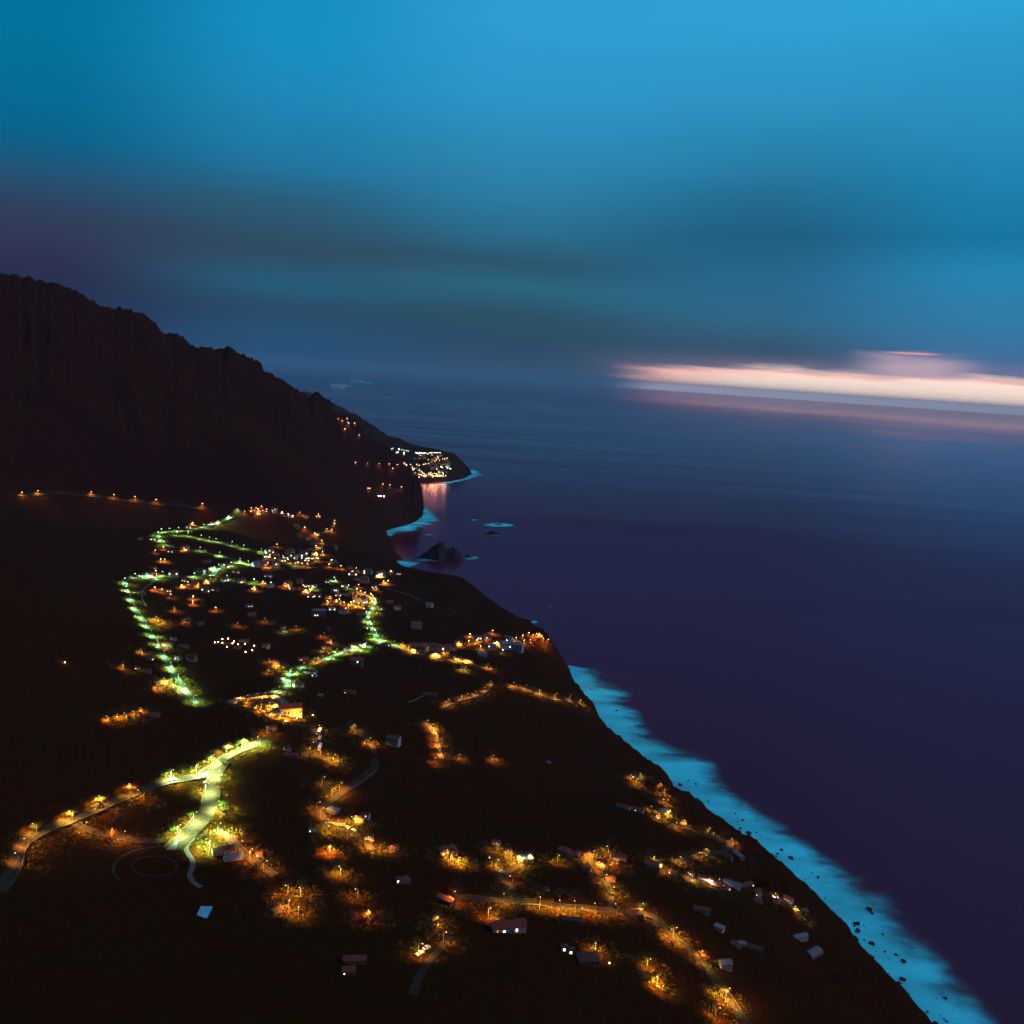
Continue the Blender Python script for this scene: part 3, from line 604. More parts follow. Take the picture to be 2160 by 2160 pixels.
def isl(pts, m, name, h=.14):
    P = [hit(*p) for p in pts]; z = max(p.z for p in P)+.48; mb = MB(); n = len(P)
    mb.v = [(p.x, p.y, z+h) for p in P]+[(p.x, p.y, z-1.5) for p in P]; mb.f = [tuple(range(n))]+[(i, n+i, n+(i+1) % n, (i+1) % n) for i in range(n)]
    return mb.build(name, m)
tag(isl([(349, 1794), (362, 1784), (378, 1773), (371, 1796)], M['paint'], 'traffic_island'), kind='structure')
tag(isl([(404, 1643), (432, 1641), (435, 1645), (420, 1646)], M['paint'], 'traffic_island'), kind='structure')
tag(isl([(425, 1634), (440, 1628), (437, 1636), (428, 1637)], M['paint'], 'traffic_island'), kind='structure')
tag(isl([(428, 1650), (437, 1648), (437, 1655), (430, 1654)], M['paint'], 'traffic_island'), kind='structure')
c, z, wd = RD['main']; parapet(c, z, -5.2, M['concrete'], .55, .3, False, 'pale low wall along the upper side of the lit junction road', i1=130)
c, z, wd = RD['spur']; parapet(c, z, -7.2, M['concrete'], .6, .35, False, 'pale kerb wall inside the curve of the wide green lit road', i0=18)
c, z, wd = RD['mid']; parapet(c, z, 4.6, M['concrete'], .8, .3, False, 'yellow lit wall beside the road behind the floodlit terrace', i1=50)
c, z, wd = RD['cape']; parapet(c, z, 3.6, M['concrete'], .8, .3, True, 'crenellated parapet beside the dark orange lane below the cape village')
c, z, wd = RD['link']; parapet(c, z, -3.4, M['concrete'], .8, .35, True, 'crenellated white parapet on the short lane linking two southern roads')
c, z, wd = RD['bend']; parapet(c, z, -3.2, M['concrete'], .7, .3, True, 'crenellated parapet around the hairpin bend nearest the surf')
c, z, wd = RD['south']; parapet(c, z, -3.9, M['concrete'], .8, .3, False, 'plain wall along the upper side of the long southern road', i0=20, i1=95)
c, z, wd = RD['wide']; parapet(c, z, 4.2, M['concrete'], .8, .35, True, 'crenellated parapet beside the broad orange lit slope road', i0=8, i1=45)
cw = cat([(p.x, p.y) for p in [hit(*q) for q in ((597, 1464), (601, 1474), (615, 1486), (635, 1497), (662, 1510))]], 12)
parapet(cw, [at(p.x, p.y) for p in cw], 0, M['concrete'], .9, .35, True, 'long crenellated wall curving down right of the floodlit hall')
for pts, m_, wd_ in (([(812, 1240), (830, 1246), (860, 1254), (892, 1268)], 'concrete', 2.2), ([(950, 1286), (965, 1294)], 'concrete', 1.8), ([(331, 1222), (318, 1232), (302, 1245), (300, 1262), (308, 1279)], 'concrete', 1.6),
                     ([(893, 1468), (880, 1474), (860, 1482)], 'concrete', 2)):
    ribbon('path', pts, wd_, M[m_])
rp = np.array(road_pts)
def on_road(x, y, extra=1.0): return bool((np.hypot(rp[:, 0]-x, rp[:, 1]-y) < rp[:, 2]/2+extra).any())
# ------------------------------------------------------------------ street lamps and other lights
KIND = {'na': ((1, .40, .05), 'glow_na', 'orange'), 'y': ((1, .56, .08), 'glow_y', 'warm yellow'), 'hg': ((.33, 1, .52), 'glow_hg', 'green-white'), 'w': ((1, .9, .7), 'glow_w', 'white'), 'hb': ((1, .86, .5), 'glow_y', 'golden'), 'jn': ((.62, 1, .42), 'glow_hg', 'pale green'),
        'r': ((1, .05, .03), 'glow_r', 'red'), 'wg': ((.6, 1, .8), 'glow_w', 'white')}
_lm = {}
PMUL = 3.6
def lamp_meshes(h, k, near=False):
    key = (h, k, near)
    if key not in _lm:
        p = MB(); p.tube((0, 0, -1), (0, 0, h), .14, .08, 6)
        a = MB(); a.tube((0, 0, h-.1), (0, -2.2, h+.35), .07, .05, 5)
        g = MB(); g.ball((0, -2.4, h+.3), .5 if not near else .38, .8, 1.4, .42, 8)
        _lm[key] = (p.me('pole', M['steel']), a.me('arm', M['steel']), g.me('lamp_head', M[KIND[k][1] if not near else 'glow_n'], True))
    return _lm[key]
def ball_mesh(k):
    if ('b', k) not in _lm:
        p = MB(); p.tube((0, 0, -.6), (0, 0, 1), .08, .06, 5); g = MB(); g.ball((0, 0, 1.3), .42, k=10)
        _lm[('b', k)] = (p.me('post', M['steel']), g.me('globe', M[KIND[k][1]], True))
    return _lm[('b', k)]
_ld = {}
lamp_pos = []
def bulb(root, loc, k, power, rad=.3, spot=False):
    key = (k, round(power, 1), rad, spot)
    if key not in _ld:
        l = bpy.data.lights.new('bulb', 'SPOT' if spot else 'POINT'); l.color = KIND[k][0]; l.energy = power; l.shadow_soft_size = rad
        if spot: l.spot_size = R(150); l.spot_blend = .6
        _ld[key] = l
    o = bpy.data.objects.new('bulb', _ld[key]); C.objects.link(o); o.parent = root; o.location = loc; return o
def head_base(px, py, h):
    p = hit(px, py)
    for _ in range(4): p = hit(px, py + h*pxm(p)*math.cos(PITCH)*.98)
    return p
def street_lamp(px, py, k='na', power=1.0, h=8.0, label='', group=None, globe=False, size=1.0, face=None):
    if globe: h = 1.3
    p = head_base(px, py, h*size); power *= rnd.uniform(.6, 1.45) if k != 'jn' else rnd.uniform(.9, 1.1)
    if k == 'hg': power *= 2.2
    if p.y > 2100: power *= .3
    if pxm(p) > 1.45 and k in ('na', 'y'): power *= .72
    dd_ = np.hypot(rp[:, 0]-p.x, rp[:, 1]-p.y); j_ = int(dd_.argmin())
    yaw = rnd.uniform(-.8, .8) if face is None else face
    if dd_[j_] < 22 and not globe: yaw = math.atan2(rp[j_, 0]-p.x, -(rp[j_, 1]-p.y))
    o = thing(('street_lamp' if h >= 7.5 else 'low_pole_lamp') if not globe else 'globe_lamp', p, yaw, label, 'lamp', group)  # the shorter lamps stand on poles as well, none hangs on a wall
    if globe:
        a, g = ball_mesh(k); link('post', a, o); link('globe', g, o); bulb(o, (0, 0, 2.3), k, power*900*PMUL, .4)
        o.scale = (size,)*3
    else:
        a, b_, g = lamp_meshes(h, k, pxm(p) > 1.45); link('pole', a, o); link('arm', b_, o); link('lamp_head', g, o)
        bulb(o, (0, -2.4, h-.45), k, power*9000*PMUL, .3, True); o.scale = (size,)*3
    lamp_pos.append((p.x, p.y, k, power, globe)); return o
def zone(items, desc, where, k='na', power=1.0, h=8.0, group=None, globe=False, size=1.0):
    if k == 'jn': power *= 2.6
    if h < 7.5: desc = desc.replace('tall street lamp', 'low pole lamp')
    its = sorted([tuple(i) for i in items], key=lambda t: t[0]); n = len(its)
    for i, it in enumerate(its):
        kk = it[2] if len(it) > 2 else k; pw = it[3] if len(it) > 3 else 1
        street_lamp(it[0], it[1], kk, power*pw, h, f"{desc}, {place(i, n)}{where}".replace(', ,', ',').replace(' from left, ', ' from left ').replace(' from right, ', ' from right ').replace('on its own in the', 'in the'), group, globe, size)
S, G_ = 'tall street lamp', 'small round lamp'
zone([(50, 1040), (80, 1036), (193, 1038), (240, 1043), (287, 1048), (332, 1054), (424, 1063)], 'orange '+S, 'on the high road under the mountain', power=1.0, group='lamps on the high mountain road', size=1.25)
zone([(532, 1071, 'y'), (539, 1071), (553, 1068), (562, 1074, 'w'), (546, 1074, 'w', .3), (556, 1077), (544, 1081, 'y', 2), (581, 1073, 'y'), (596, 1080, 'y', 2), (610, 1084, 'w', .4), (619, 1088, 'w', .3), (633, 1080, 'y'), (672, 1084, 'y')],
     'warm '+S, 'in the uppermost hamlet', power=.6, group='lamps of the uppermost hamlet')
zone([(503, 1073, 'hg', .6), (516, 1078, 'y', .6), (484, 1089), (461, 1099), (447, 1103, 'hg', 2), (432, 1107), (414, 1109), (396, 1113), (379, 1113), (356, 1115), (343, 1116, 'hg', 1.3), (333, 1123, 'hg', 1.5), (334, 1133), (343, 1143), (421, 1155), (463, 1166)],
     'green-white '+S, 'on the upper zigzag road', 'hg', 1.9, group='lamps on the upper zigzag road')
zone([(372, 1121), (395, 1124), (423, 1130), (440, 1134), (458, 1136), (488, 1143), (513, 1151), (552, 1159)], 'green-white '+S, 'on the lower zigzag road', 'hg', 1.7, group='lamps on the lower zigzag road')
zone([(506, 1178, 'hg', 1.6), (524, 1184), (490, 1187), (475, 1186), (462, 1192), (449, 1196), (452, 1206), (444, 1214, 'hg', .8), (430, 1203, 'hg', 1.2), (412, 1210), (479, 1214), (537, 1221, 'hg', 1.3), (366, 1208), (345, 1207), (330, 1210), (310, 1211), (288, 1211)],
     'green-white '+S, 'on the street above the long straight road', 'hg', 1.5, group='lamps at the top of the long straight road')
lr = [(260, 1226), (270, 1243), (277, 1262), (287, 1281), (298, 1299), (308, 1317), (320, 1337), (333, 1357), (346, 1378), (361, 1403), (376, 1427), (392, 1450), (408, 1474)]
for i, (x, y) in enumerate(lr):
    street_lamp(x, y-6, 'hg', 2.6, 8, f"green-white tall street lamp, {ORDW[i+1]+' from top' if i else 'topmost'}, beside the long straight road".replace(' from top, b', ' from top b'), 'lamps beside the long straight road', face=-1.2)
zone([(404, 1102, 'na', 1.4), (347, 1154), (341, 1179, 'y', 1), (348, 1179), (326, 1204, 'na', 1.5), (387, 1157, 'y', 1.3), (327, 1160, 'na', .5), (330, 1239), (341, 1242, 'na', 1.2), (361, 1253, 'na', .7), (407, 1256, 'y', .8), (406, 1268, 'na', .7), (367, 1280, 'na', .8), (457, 1281, 'na', 1.2),
      (385, 1233), (398, 1227), (411, 1228, 'na', 1.6), (420, 1232, 'na', 1.2), (438, 1224, 'y', 1.4), (535, 1238, 'y', 1), (390, 1307, 'na', .6), (352, 1360, 'na', 1.1), (334, 1350, 'y', .6), (500, 1313, 'na', .4), (300, 1369, 'y', 1.1), (260, 1400, 'na', .5)],
     'orange '+S, 'between the zigzag and the straight road', power=1.3, h=6, group='orange lamps in the fields left of the village')
zone([(333, 1300, 'y', 3), (343, 1306, 'y', 1.2)], 'bright yellow '+S, 'above yellow lit bushes right of the straight road', 'y', 1.4)
zone([(341, 1431, 'w', 3), (350, 1436, 'y', 1), (336, 1444, 'y', 1.6), (366, 1440, 'wg', 1.2), (375, 1450, 'wg', .7)], 'floodlight', 'of the glaring group left of the straight road', 'w', 1.2, h=6)
zone([(453, 1355), (460, 1354), (469, 1348), (481, 1347), (469, 1356), (490, 1357), (493, 1353), (502, 1359), (517, 1358), (536, 1362), (479, 1365), (532, 1371), (518, 1375)], G_, 'in the row of globes on dark ground', 'y', .12, globe=True, group='globe lamps on the dark field', size=1.3)
zone([(561, 1362, 'wg', 1)], 'cold '+G_, 'on the pale house right of the globes', 'wg', 1, globe=True)
zone([(137, 1397)], 'lone orange '+G_, 'far left of the straight road', 'na', .8, globe=True)
zone([(247, 1505, 'na'), (266, 1503, 'y', 1), (284, 1499, 'na', 1.2), (300, 1492), (228, 1509, 'na', .8)], 'orange '+S, 'behind the lit hedge at far left', 'na', .8, 5)
zone([(586, 1148, 'na', 1.1), (611, 1163, 'y', 1.3), (618, 1168, 'y', .7), (606, 1181, 'y', 1.8), (552, 1189), (560, 1192, 'na', 1.3), (567, 1188, 'na', .8), (584, 1190, 'wg', .5), (634, 1177, 'w', .3), (643, 1178, 'w', .3), (650, 1178, 'w', .3), (559, 1174, 'w', .3), (577, 1178, 'y', .8), (596, 1172, 'hg', .6), (628, 1186, 'na', .9),
      (642, 1112, 'y', .8), (661, 1124, 'y', 1.5), (708, 1098, 'y', .9), (703, 1104, 'y', .8), (701, 1117, 'y'), (691, 1116, 'y', .8), (680, 1140, 'y', 1.2), (664, 1151, 'y', 1.6), (681, 1163, 'y', 1.7), (663, 1166, 'y', .9), (664, 1177, 'na', .9), (650, 1190, 'y', 1.2), (638, 1189, 'na'), (673, 1178, 'na', .8), (622, 1189, 'hg', .5), (570, 1170, 'y', .7)],
     'warm '+S, 'in the tight upper village', 'na', .9, 7, group='lamps of the tight upper village')
zone([(693, 1190, 'y', 1.4), (720, 1193, 'y'), (753, 1198, 'y', 1.3), (741, 1205), (802, 1211, 'y', 2.4), (808, 1209, 'y', 1.2), (824, 1204, 'y', 1.4), (809, 1225, 'y', 2), (820, 1225, 'y', 1.5), (793, 1238, 'na', .8), (701, 1181, 'w', .3)],
     'warm '+S, 'on the ridge street towards the sea', 'na', 1.1, 7, group='lamps of the ridge street')
zone([(557, 1226), (571, 1228, 'y'), (604, 1231, 'na', 1.3), (641, 1234), (650, 1236, 'y'), (661, 1236, 'hg', 1), (647, 1244, 'y', 1.3), (657, 1246, 'y', 1), (610, 1234, 'na', .8), (707, 1218, 'hg', 1.5), (733, 1235, 'hg', .7), (708, 1242, 'hg', .6)],
     'warm '+S, 'on the middle village street', 'na', 1, 7, group='lamps of the middle village street')
zone([(750, 1243), (759, 1247), (767, 1250), (779, 1253), (787, 1257)], 'bright star-like '+S, 'in the row behind the church', 'y', 2.2, 7, group='lamps in the row behind the church')
zone([(741, 1269, 'y', 1.5), (748, 1268, 'y', 3), (756, 1272, 'y', 2.6), (765, 1271, 'y', 2), (718, 1263, 'na', 1), (727, 1270), (692, 1267), (696, 1258), (728, 1283, 'y', .7), (781, 1268, 'y', 1.2), (735, 1275, 'na', 1.2), (712, 1266), (758, 1233)],
     'golden '+S, 'around the floodlit church', 'na', 1, 6, group='lamps around the church')
zone([(791, 1262, 'hg', 1.3), (793, 1274, 'hg', 1.5), (788, 1284), (774, 1291, 'hg', 1.4), (781, 1303), (786, 1316), (794, 1330), (803, 1343, 'hg', 1.4), (787, 1339, 'hg', .6)], 'green-white '+S, 'beside the winding road below the church', 'hg', 1.7, group='lamps on the winding road below the church')
zone([(561, 1304, 'na', 1.2), (626, 1320, 'na', .8), (597, 1324, 'wg', .4), (685, 1335, 'na', 1.2), (699, 1349, 'na', 1.3), (677, 1366, 'y', .4), (683, 1365, 'na', .4), (690, 1366, 'na', .4)], 'orange '+S, 'in the dark middle fields', 'na', 1, 7, group='lamps of the dark middle fields')
zone([(851, 1355, 'y', 1.6), (861, 1362, 'y', 2.2), (887, 1357, 'y', 1.6), (881, 1371, 'y', 3), (900, 1363, 'w', .5), (916, 1377, 'y', 2.4), (936, 1372, 'y', 2), (966, 1354, 'na', 1.5), (868, 1370, 'y', 1.6), (927, 1382, 'y', 1.2), (955, 1386, 'y', 1), (972, 1406, 'y', .6), (981, 1406, 'w', .3), (985, 1391, 'y', 1.6), (968, 1390, 'y', 1.2), (1027, 1402, 'na', 1.2)],
     'golden '+S, 'in the white cluster on the cape road', 'y', 1.15, 6.5, group='lamps of the white cluster on the cape road')
zone([(993, 1337, 'y', 1.2), (1006, 1349, 'y', 1.4), (1012, 1362), (988, 1350), (1026, 1345, 'na', .6), (1049, 1353, 'y', 1.4), (1038, 1329, 'y', 1), (1062, 1370, 'w', .3), (1070, 1350, 'w', .5), (1088, 1344), (1102, 1339), (1114, 1334, 'y', .9), (1123, 1338, 'na', .9), (1130, 1336, 'na', 1.2), (1139, 1336), (1155, 1348), (1145, 1346), (1105, 1350, 'na', .9), (1118, 1349)],
     'orange '+S, 'out on the cape', 'na', .9, 6.5, group='lamps out on the cape')
zone([(1083, 1441), (1109, 1447), (1138, 1454), (1171, 1462), (1200, 1467), (1223, 1475)], 'yellow '+S, 'along the straight lane to the cliff edge', 'y', 1.3, 7, group='lamps along the lane to the cliff edge')
zone([(1038, 1438, 'na'), (1026, 1451), (1007, 1460), (990, 1464), (973, 1466, 'y', 1.3), (950, 1476, 'na', 1.5), (937, 1480, 'na', 1)], 'orange '+S, 'along the lane sloping down left from the cape', 'na', .8, 6, group='lamps along the sloping cape lane')
zone([(898, 1520, 'na', 1.6), (909, 1527, 'na', 1.5), (919, 1534, 'na', 1.4), (922, 1548, 'na', 1.6), (926, 1564, 'na', 1.5), (931, 1582, 'na', 1.5), (974, 1592, 'y', .6), (1038, 1592, 'na', 1.1), (914, 1600, 'na', .6)], 'orange '+S, 'around the dark middle lane with added lamps', 'na', 1, 6, group='lamps around the dark middle lane')  # extra lamps strung along the lane's curve, added to light its asphalt
zone([(708, 1368, 'hg', .9), (697, 1380, 'hg', 1.6), (682, 1385, 'y', .6), (671, 1386, 'y', .9), (660, 1389, 'y', .6), (645, 1399, 'hg', 1.1), (612, 1411, 'hg', 1.4), (617, 1412, 'hg', .8), (602, 1424, 'hg', 1), (613, 1436, 'hg', 1.5), (593, 1450, 'jn', 1.5), (730, 1369, 'jn', 1.6), (744, 1360, 'jn', 1.8), (752, 1362, 'jn', 1.2), (776, 1357, 'hg', 1.2), (830, 1353, 'hg', .8), (765, 1365, 'hg', .9)],
     'green-white '+S, 'on the street rising right from the floodlit hall', 'hg', 1.3, 7, group='lamps on the street right of the hall')
zone([(635, 1393)], 'red '+G_, 'glowing beside the green lit street', 'r', .4, globe=True)
zone([(583, 1398, 'y', 1.5), (569, 1389), (567, 1411, 'na', .8), (577, 1393, 'na', 1), (583, 1404, 'y', 1)], 'golden '+S, 'between houses above the floodlit hall', 'na', .9, 6)
zone([(511, 1471), (526, 1468), (545, 1465), (562, 1464), (581, 1466), (526, 1479), (544, 1487), (552, 1484), (569, 1480), (583, 1483), (564, 1489), (552, 1494), (576, 1503), (589, 1507), (598, 1505), (619, 1503), (633, 1497), (607, 1508, 'y', 1)],
     'golden star-like '+S, 'on the floodlit terrace', 'na', 1.25, 5, group='lamps on the floodlit terrace')
zone([(660, 1508, 'y', .5)], G_, 'at the lower end of the crenellated wall', 'y', 1, globe=True)
J = 'pale green '+S
zone([(361, 1622), (414, 1611), (446, 1591), (478, 1569), (510, 1558), (548, 1556)], J, 'behind the upper curb of the junction road', 'jn', 2.3, 9, group='lamps behind the junction road')
zone([(433, 1652), (462, 1620), (408, 1712), (374, 1739), (468, 1690), (459, 1738), (442, 1768)], J, 'beside the wide road curving to the roundabout', 'jn', 2.1, 9, group='lamps beside the wide curving road')
zone([(563, 1531)], 'tallest orange '+S, 'at the end of the junction road', 'na', 1.6, 9)
zone([(277, 1655), (214, 1680), (154, 1708), (77, 1737)], 'orange '+S, 'among tree crowns on the far left road', 'y', 2.3, 9, group='lamps among trees on the left road')
zone([(235, 1752), (180, 1738), (60, 1768), (40, 1800), (262, 1757), (296, 1668)], 'orange '+S, 'on the dim loop road at left', 'na', .8, 8, group='lamps on the dim loop road')
zone([(482, 1748), (527, 1788), (505, 1776), (556, 1818), (462, 1752)], 'orange '+S, 'on the lane down right of the junction', 'na', 1.3, 8, group='lamps on the lane right of the junction')
zone([(742, 1530, 'y', 1.3), (776, 1558, 'na', 1.6), (712, 1592, 'y', .7), (693, 1592, 'y', 1), (648, 1580, 'y', .5), (672, 1548, 'na', .5), (678, 1530, 'na', .5), (676, 1578, 'na', 1), (704, 1602, 'na', .7), (655, 1566, 'na', .6)], 'orange '+S, 'on the lanes below the floodlit hall', 'na', 1, 7, group='lamps on the lanes below the hall')
zone([(679, 1638, 'y', .8), (716, 1650, 'na', 2), (700, 1662, 'y', 1.7), (668, 1692, 'na', 1.5), (676, 1706, 'na', 1), (687, 1730, 'y', 1.2), (712, 1733, 'y', 1.4), (752, 1718, 'y', 1.6), (744, 1720, 'y', .8), (732, 1746, 'y', .6), (770, 1766, 'na', 1.3), (782, 1775, 'y', 1.6), (696, 1780, 'na', 2.2), (718, 1824, 'y', 1.1), (754, 1872, 'na', .4), (690, 1745, 'y', 1)],
     'orange '+S, 'beside the orange slope road', 'na', 1, 7.5, group='lamps beside the orange slope road')
zone([(832, 1784, 'na', .4), (966, 1806, 'y', 1), (950, 1800, 'y', 1.2), (940, 1790, 'na', .7)], 'yellow '+S, 'below the lone red roofed house', 'y', 1, 6)
zone([(781, 1916, 'na', 1.5), (917, 1929, 'y', 1.3), (1030, 1911, 'na', 1.1), (882, 1988, 'y', 1.2), (634, 1868, 'na', 1.2), (607, 1864, 'na', 1), (609, 1894, 'na', 1.1), (629, 1908, 'na', .8), (958, 1884, 'na', 1.5), (935, 1962, 'na', .5)], 'orange '+S, 'on its own in the dark foreground', 'na', 1.1, 8, group='lone lamps of the dark foreground')
zone([(1048, 1776, 'y', .8), (1065, 1792, 'y', 1), (1046, 1811, 'y', .9), (1121, 1800, 'y', 1.4), (1098, 1822, 'y', 1.1), (1081, 1848, 'na', .9), (1090, 1802, 'y', 1.4), (1078, 1806, 'na', 1)], 'warm '+S, 'around the big tan roofed house', 'na', .9, 7, group='lamps around the tan roofed house')
zone([(1176, 1801, 'y', .8), (1235, 1799, 'y', 1.2), (1256, 1818, 'na', 1.4), (1272, 1845, 'y', 1), (1288, 1872, 'y', 1), (1283, 1783, 'y', 1), (1300, 1810, 'na', .9), (1258, 1795, 'na', 1)], 'warm '+S, 'among the red roofs right of the tan house', 'na', 1, 7, group='lamps among the red roofs')
zone([(1062, 1889, 'y', 1.5), (1138, 1896, 'y', 1.7), (1212, 1904, 'y', 1.7), (1180, 1903, 'na', 1.2), (1255, 1909, 'na', 1.3), (1300, 1910, 'na', .7), (1356, 1910, 'y', 1.3), (1419, 1957, 'y', 1), (1410, 1962, 'na', 1.2), (1475, 2008, 'y', 1), (1519, 2088, 'y', 2.2), (1530, 2085, 'na', 1.2), (1508, 2125, 'na', 1.3)],
     'orange '+S, 'along the long southern road', 'na', 1.25, 8, group='lamps along the long southern road')
zone([(1256, 1985, 'y', 1), (1365, 2018, 'y', 1), (1386, 2055, 'y', 1.4)], 'yellow '+S, 'in a tree in the dark lower right', 'y', .9, 7, group='lamps in trees at the lower right')
zone([(1285, 2031, 'na', .5)], 'dull orange '+G_, 'at the gable of the dark house', 'na', .4, globe=True)
zone([(1378, 1804, 'y', .9), (1439, 1810, 'y', .9), (1495, 1793, 'y', 1.4), (1538, 1768, 'na', 1), (1492, 1745, 'y', 1), (1428, 1738, 'y', 1), (1441, 1728, 'na', .9), (1480, 1800, 'na', .7), (1395, 1826, 'y', 1)], 'orange '+S, 'around the hairpin bend by the surf', 'na', .9, 6, group='lamps around the hairpin bend')
zone([(1452, 1838, 'na', .8), (1460, 1852, 'w', .6), (1498, 1857, 'w', 1.2), (1638, 1888, 'w', 2), (1681, 1915, 'w', 1), (1520, 1858, 'w', .2)], 'white '+S, 'on the dark row of houses by the cliff', 'w', .5, 5, group='lamps on the cliff side row')
zone([(1330, 1633, 'y', .9), (1341, 1641, 'y', .7), (1389, 1651, 'na', .6), (1402, 1665, 'y', 1.4), (1396, 1684, 'na', 1), (1407, 1685, 'na', .9), (1375, 1699, 'y', .9), (1384, 1715, 'y', 1.4), (1403, 1709, 'y', 1.2), (1414, 1707, 'y', .6), (1352, 1630, 'w', .2)], 'orange '+S, 'on the slope just above the surf', 'na', .75, 6, group='lamps on the slope above the surf')
# headland C and the town beyond it
zone([(715, 883), (723, 888), (734, 883, 'y', 1), (735, 892, 'w', 2), (749, 893, 'y', .7), (727, 905, 'y', .7), (757, 918, 'na', 1)], 'orange '+S, 'high on the dark ridge', 'na', 1.2, 8, group='lamps high on the dark ridge', size=1.5)
zone([(751, 975), (776, 977, 'na', .7), (800, 978), (822, 979, 'na', .7), (839, 980, 'na', .5), (829, 988, 'y', .7)], 'orange '+S, 'on the level road across the near headland', 'na', 1.8, 8, group='lamps on the headland road', size=1.5)
zone([(777, 1030), (781, 1030), (806, 1021, 'na', 1.4), (823, 1023), (846, 1027)], 'orange '+S, 'on the terrace of the near headland', 'na', 1.1, 8, group='lamps on the headland terrace', size=1.7)
zone([(799, 1046), (804, 1046, 'wg', 1.3), (810, 1047)], 'brilliant white '+G_, 'at the foot of the headland lane', 'wg', 3, globe=True, size=2.2)
road('headlane', [(815, 1050), (818, 1043), (828, 1039), (840, 1036), (846, 1032)], 6, False)
# ------------------------------------------------------------------ houses
def roof_hip(mb, w, d, z, h, o=.5):
    x, y = w/2+o, d/2+o; r = max(0, x-y)
    a, b, c_, e = (-x, -y, z), (x, -y, z), (x, y, z), (-x, y, z); p, q = (-r, 0, z+h), (r, 0, z+h)
    mb.poly((a, b, q, p)); mb.poly((c_, e, p, q)); mb.poly((b, c_, q)); mb.poly((e, a, p)); mb.poly((e, c_, b, a))
def roof_gable(mb, w, d, z, h, o=.5):
    x, y = w/2+o, d/2+o; t = .22
    for s in (-1, 1):
        P = [(-x, s*y, z-.1), (x, s*y, z-.1), (x, 0, z+h), (-x, 0, z+h)]; Q = [(a, b, c_+t) for a, b, c_ in P]
        mb.poly(Q if s < 0 else Q[::-1]); mb.poly(P[::-1] if s < 0 else P)
        mb.poly((P[0], P[1], Q[1], Q[0])); mb.poly((P[1], P[2], Q[2], Q[1])); mb.poly((P[3], P[0], Q[0], Q[3]))
PROTO = {}
def house_meshes(w_, d, h, roof, storeys, nw, wall, rf, key):
    if key in PROTO: return PROTO[key]
    mb = MB(); x, y = w_/2, d/2; b0 = -3
    if roof == 'gable':
        rh = d*.28; mb.poly(((-x, -y, b0), (x, -y, b0), (x, -y, h), (-x, -y, h))); mb.poly(((x, y, b0), (-x, y, b0), (-x, y, h), (x, y, h)))
        mb.poly(((x, -y, b0), (x, y, b0), (x, y, h), (x, 0, h+rh-.05), (x, -y, h))); mb.poly(((-x, y, b0), (-x, -y, b0), (-x, -y, h), (-x, 0, h+rh-.05), (-x, y, h)))
    else: mb.box(-x, x, -y, y, b0, h)
    W = mb.me('walls', M[wall]); rb = MB()
    if roof == 'hip': roof_hip(rb, w_, d, h, d*.26)
    elif roof == 'gable': roof_gable(rb, w_, d, h, d*.28)
    else: rb.box(-x-.3, x+.3, -y-.3, y+.3, h, h+.3)
    Rm = rb.me('roof', M[rf]); cb = MB(); cb.box(x*.4, x*.4+.7, d*.12, d*.12+.7, h, h+d*.28+1.1); Cm = cb.me('chimney', M['trim']) if roof != 'flat' else None
    wins = []; 
    wf = MB(); wf.box(-.5, .5, -.05, .05, 0, 1.25); Wn = wf.me('window', M['glass'])
    fr = MB(); fr.box(-.64, -.5, -.09, .05, -.12, 1.37); fr.box(.5, .64, -.09, .05, -.12, 1.37); fr.box(-.5, .5, -.09, .05, 1.25, 1.37); fr.box(-.5, .5, -.09, .05, -.12, 0); Fm = fr.me('frame', M['trim'])
    fh = h/storeys
    for s in range(storeys):
        for i in range(nw):
            if s == 0 and i == nw//2: continue
            wins.append(((-x + w_*(i+.5)/nw, -y, s*fh+1.1), 0))
        for q in (-.22, .22): wins.append(((x, d*q, s*fh+1.1), math.pi/2)); wins.append(((-x, d*q, s*fh+1.1), -math.pi/2))
    db = MB(); xd = -x + w_*(nw//2+.5)/nw; db.box(xd-.55, xd+.55, -y-.06, -y+.02, 0, 2.2); Dm = db.me('door', M['wood'])
    PROTO[key] = (W, Rm, Cm, Wn, Fm, Dm, wins); return PROTO[key]
TYPES = {'c': (12, 8, 3.4, 'hip', 1, 4), 't': (12, 8.5, 6.2, 'hip', 2, 4), 'g': (12, 8, 3.6, 'gable', 1, 4), 'u': (11, 8, 6.0, 'gable', 2, 4), 'l': (22, 8, 4.2, 'gable', 1, 6), 's': (7, 5, 3.0, 'gable', 1, 2), 'f': (10, 7, 3.2, 'flat', 1, 3), 'a': (20, 9, 8.6, 'hip', 3, 6)}
TN = {'c': 'low hip roofed house', 't': 'two-storey hip roofed house', 'g': 'low gabled house', 'u': 'two-storey gabled house', 'l': 'long low building', 's': 'small hut', 'f': 'flat roofed house', 'a': 'three-storey building'}
WN = {'wall': 'white', 'wallc': 'cream', 'wallg': 'grey', 'wallb': 'pale blue'}
RN = {'roof': 'red tiled', 'roofd': 'dark tiled', 'roofg': 'grey sheet'}
NM = {'c': 'house', 't': 'house', 'g': 'house', 'u': 'house', 'l': 'long_house', 's': 'hut', 'f': 'house', 'a': 'apartment_house'}
_l = MB(); _l.box(-.62, .62, -.07, .05, -.1, 1.45); lit_me = _l.me('lit_window', M['win'])
house_pos = []
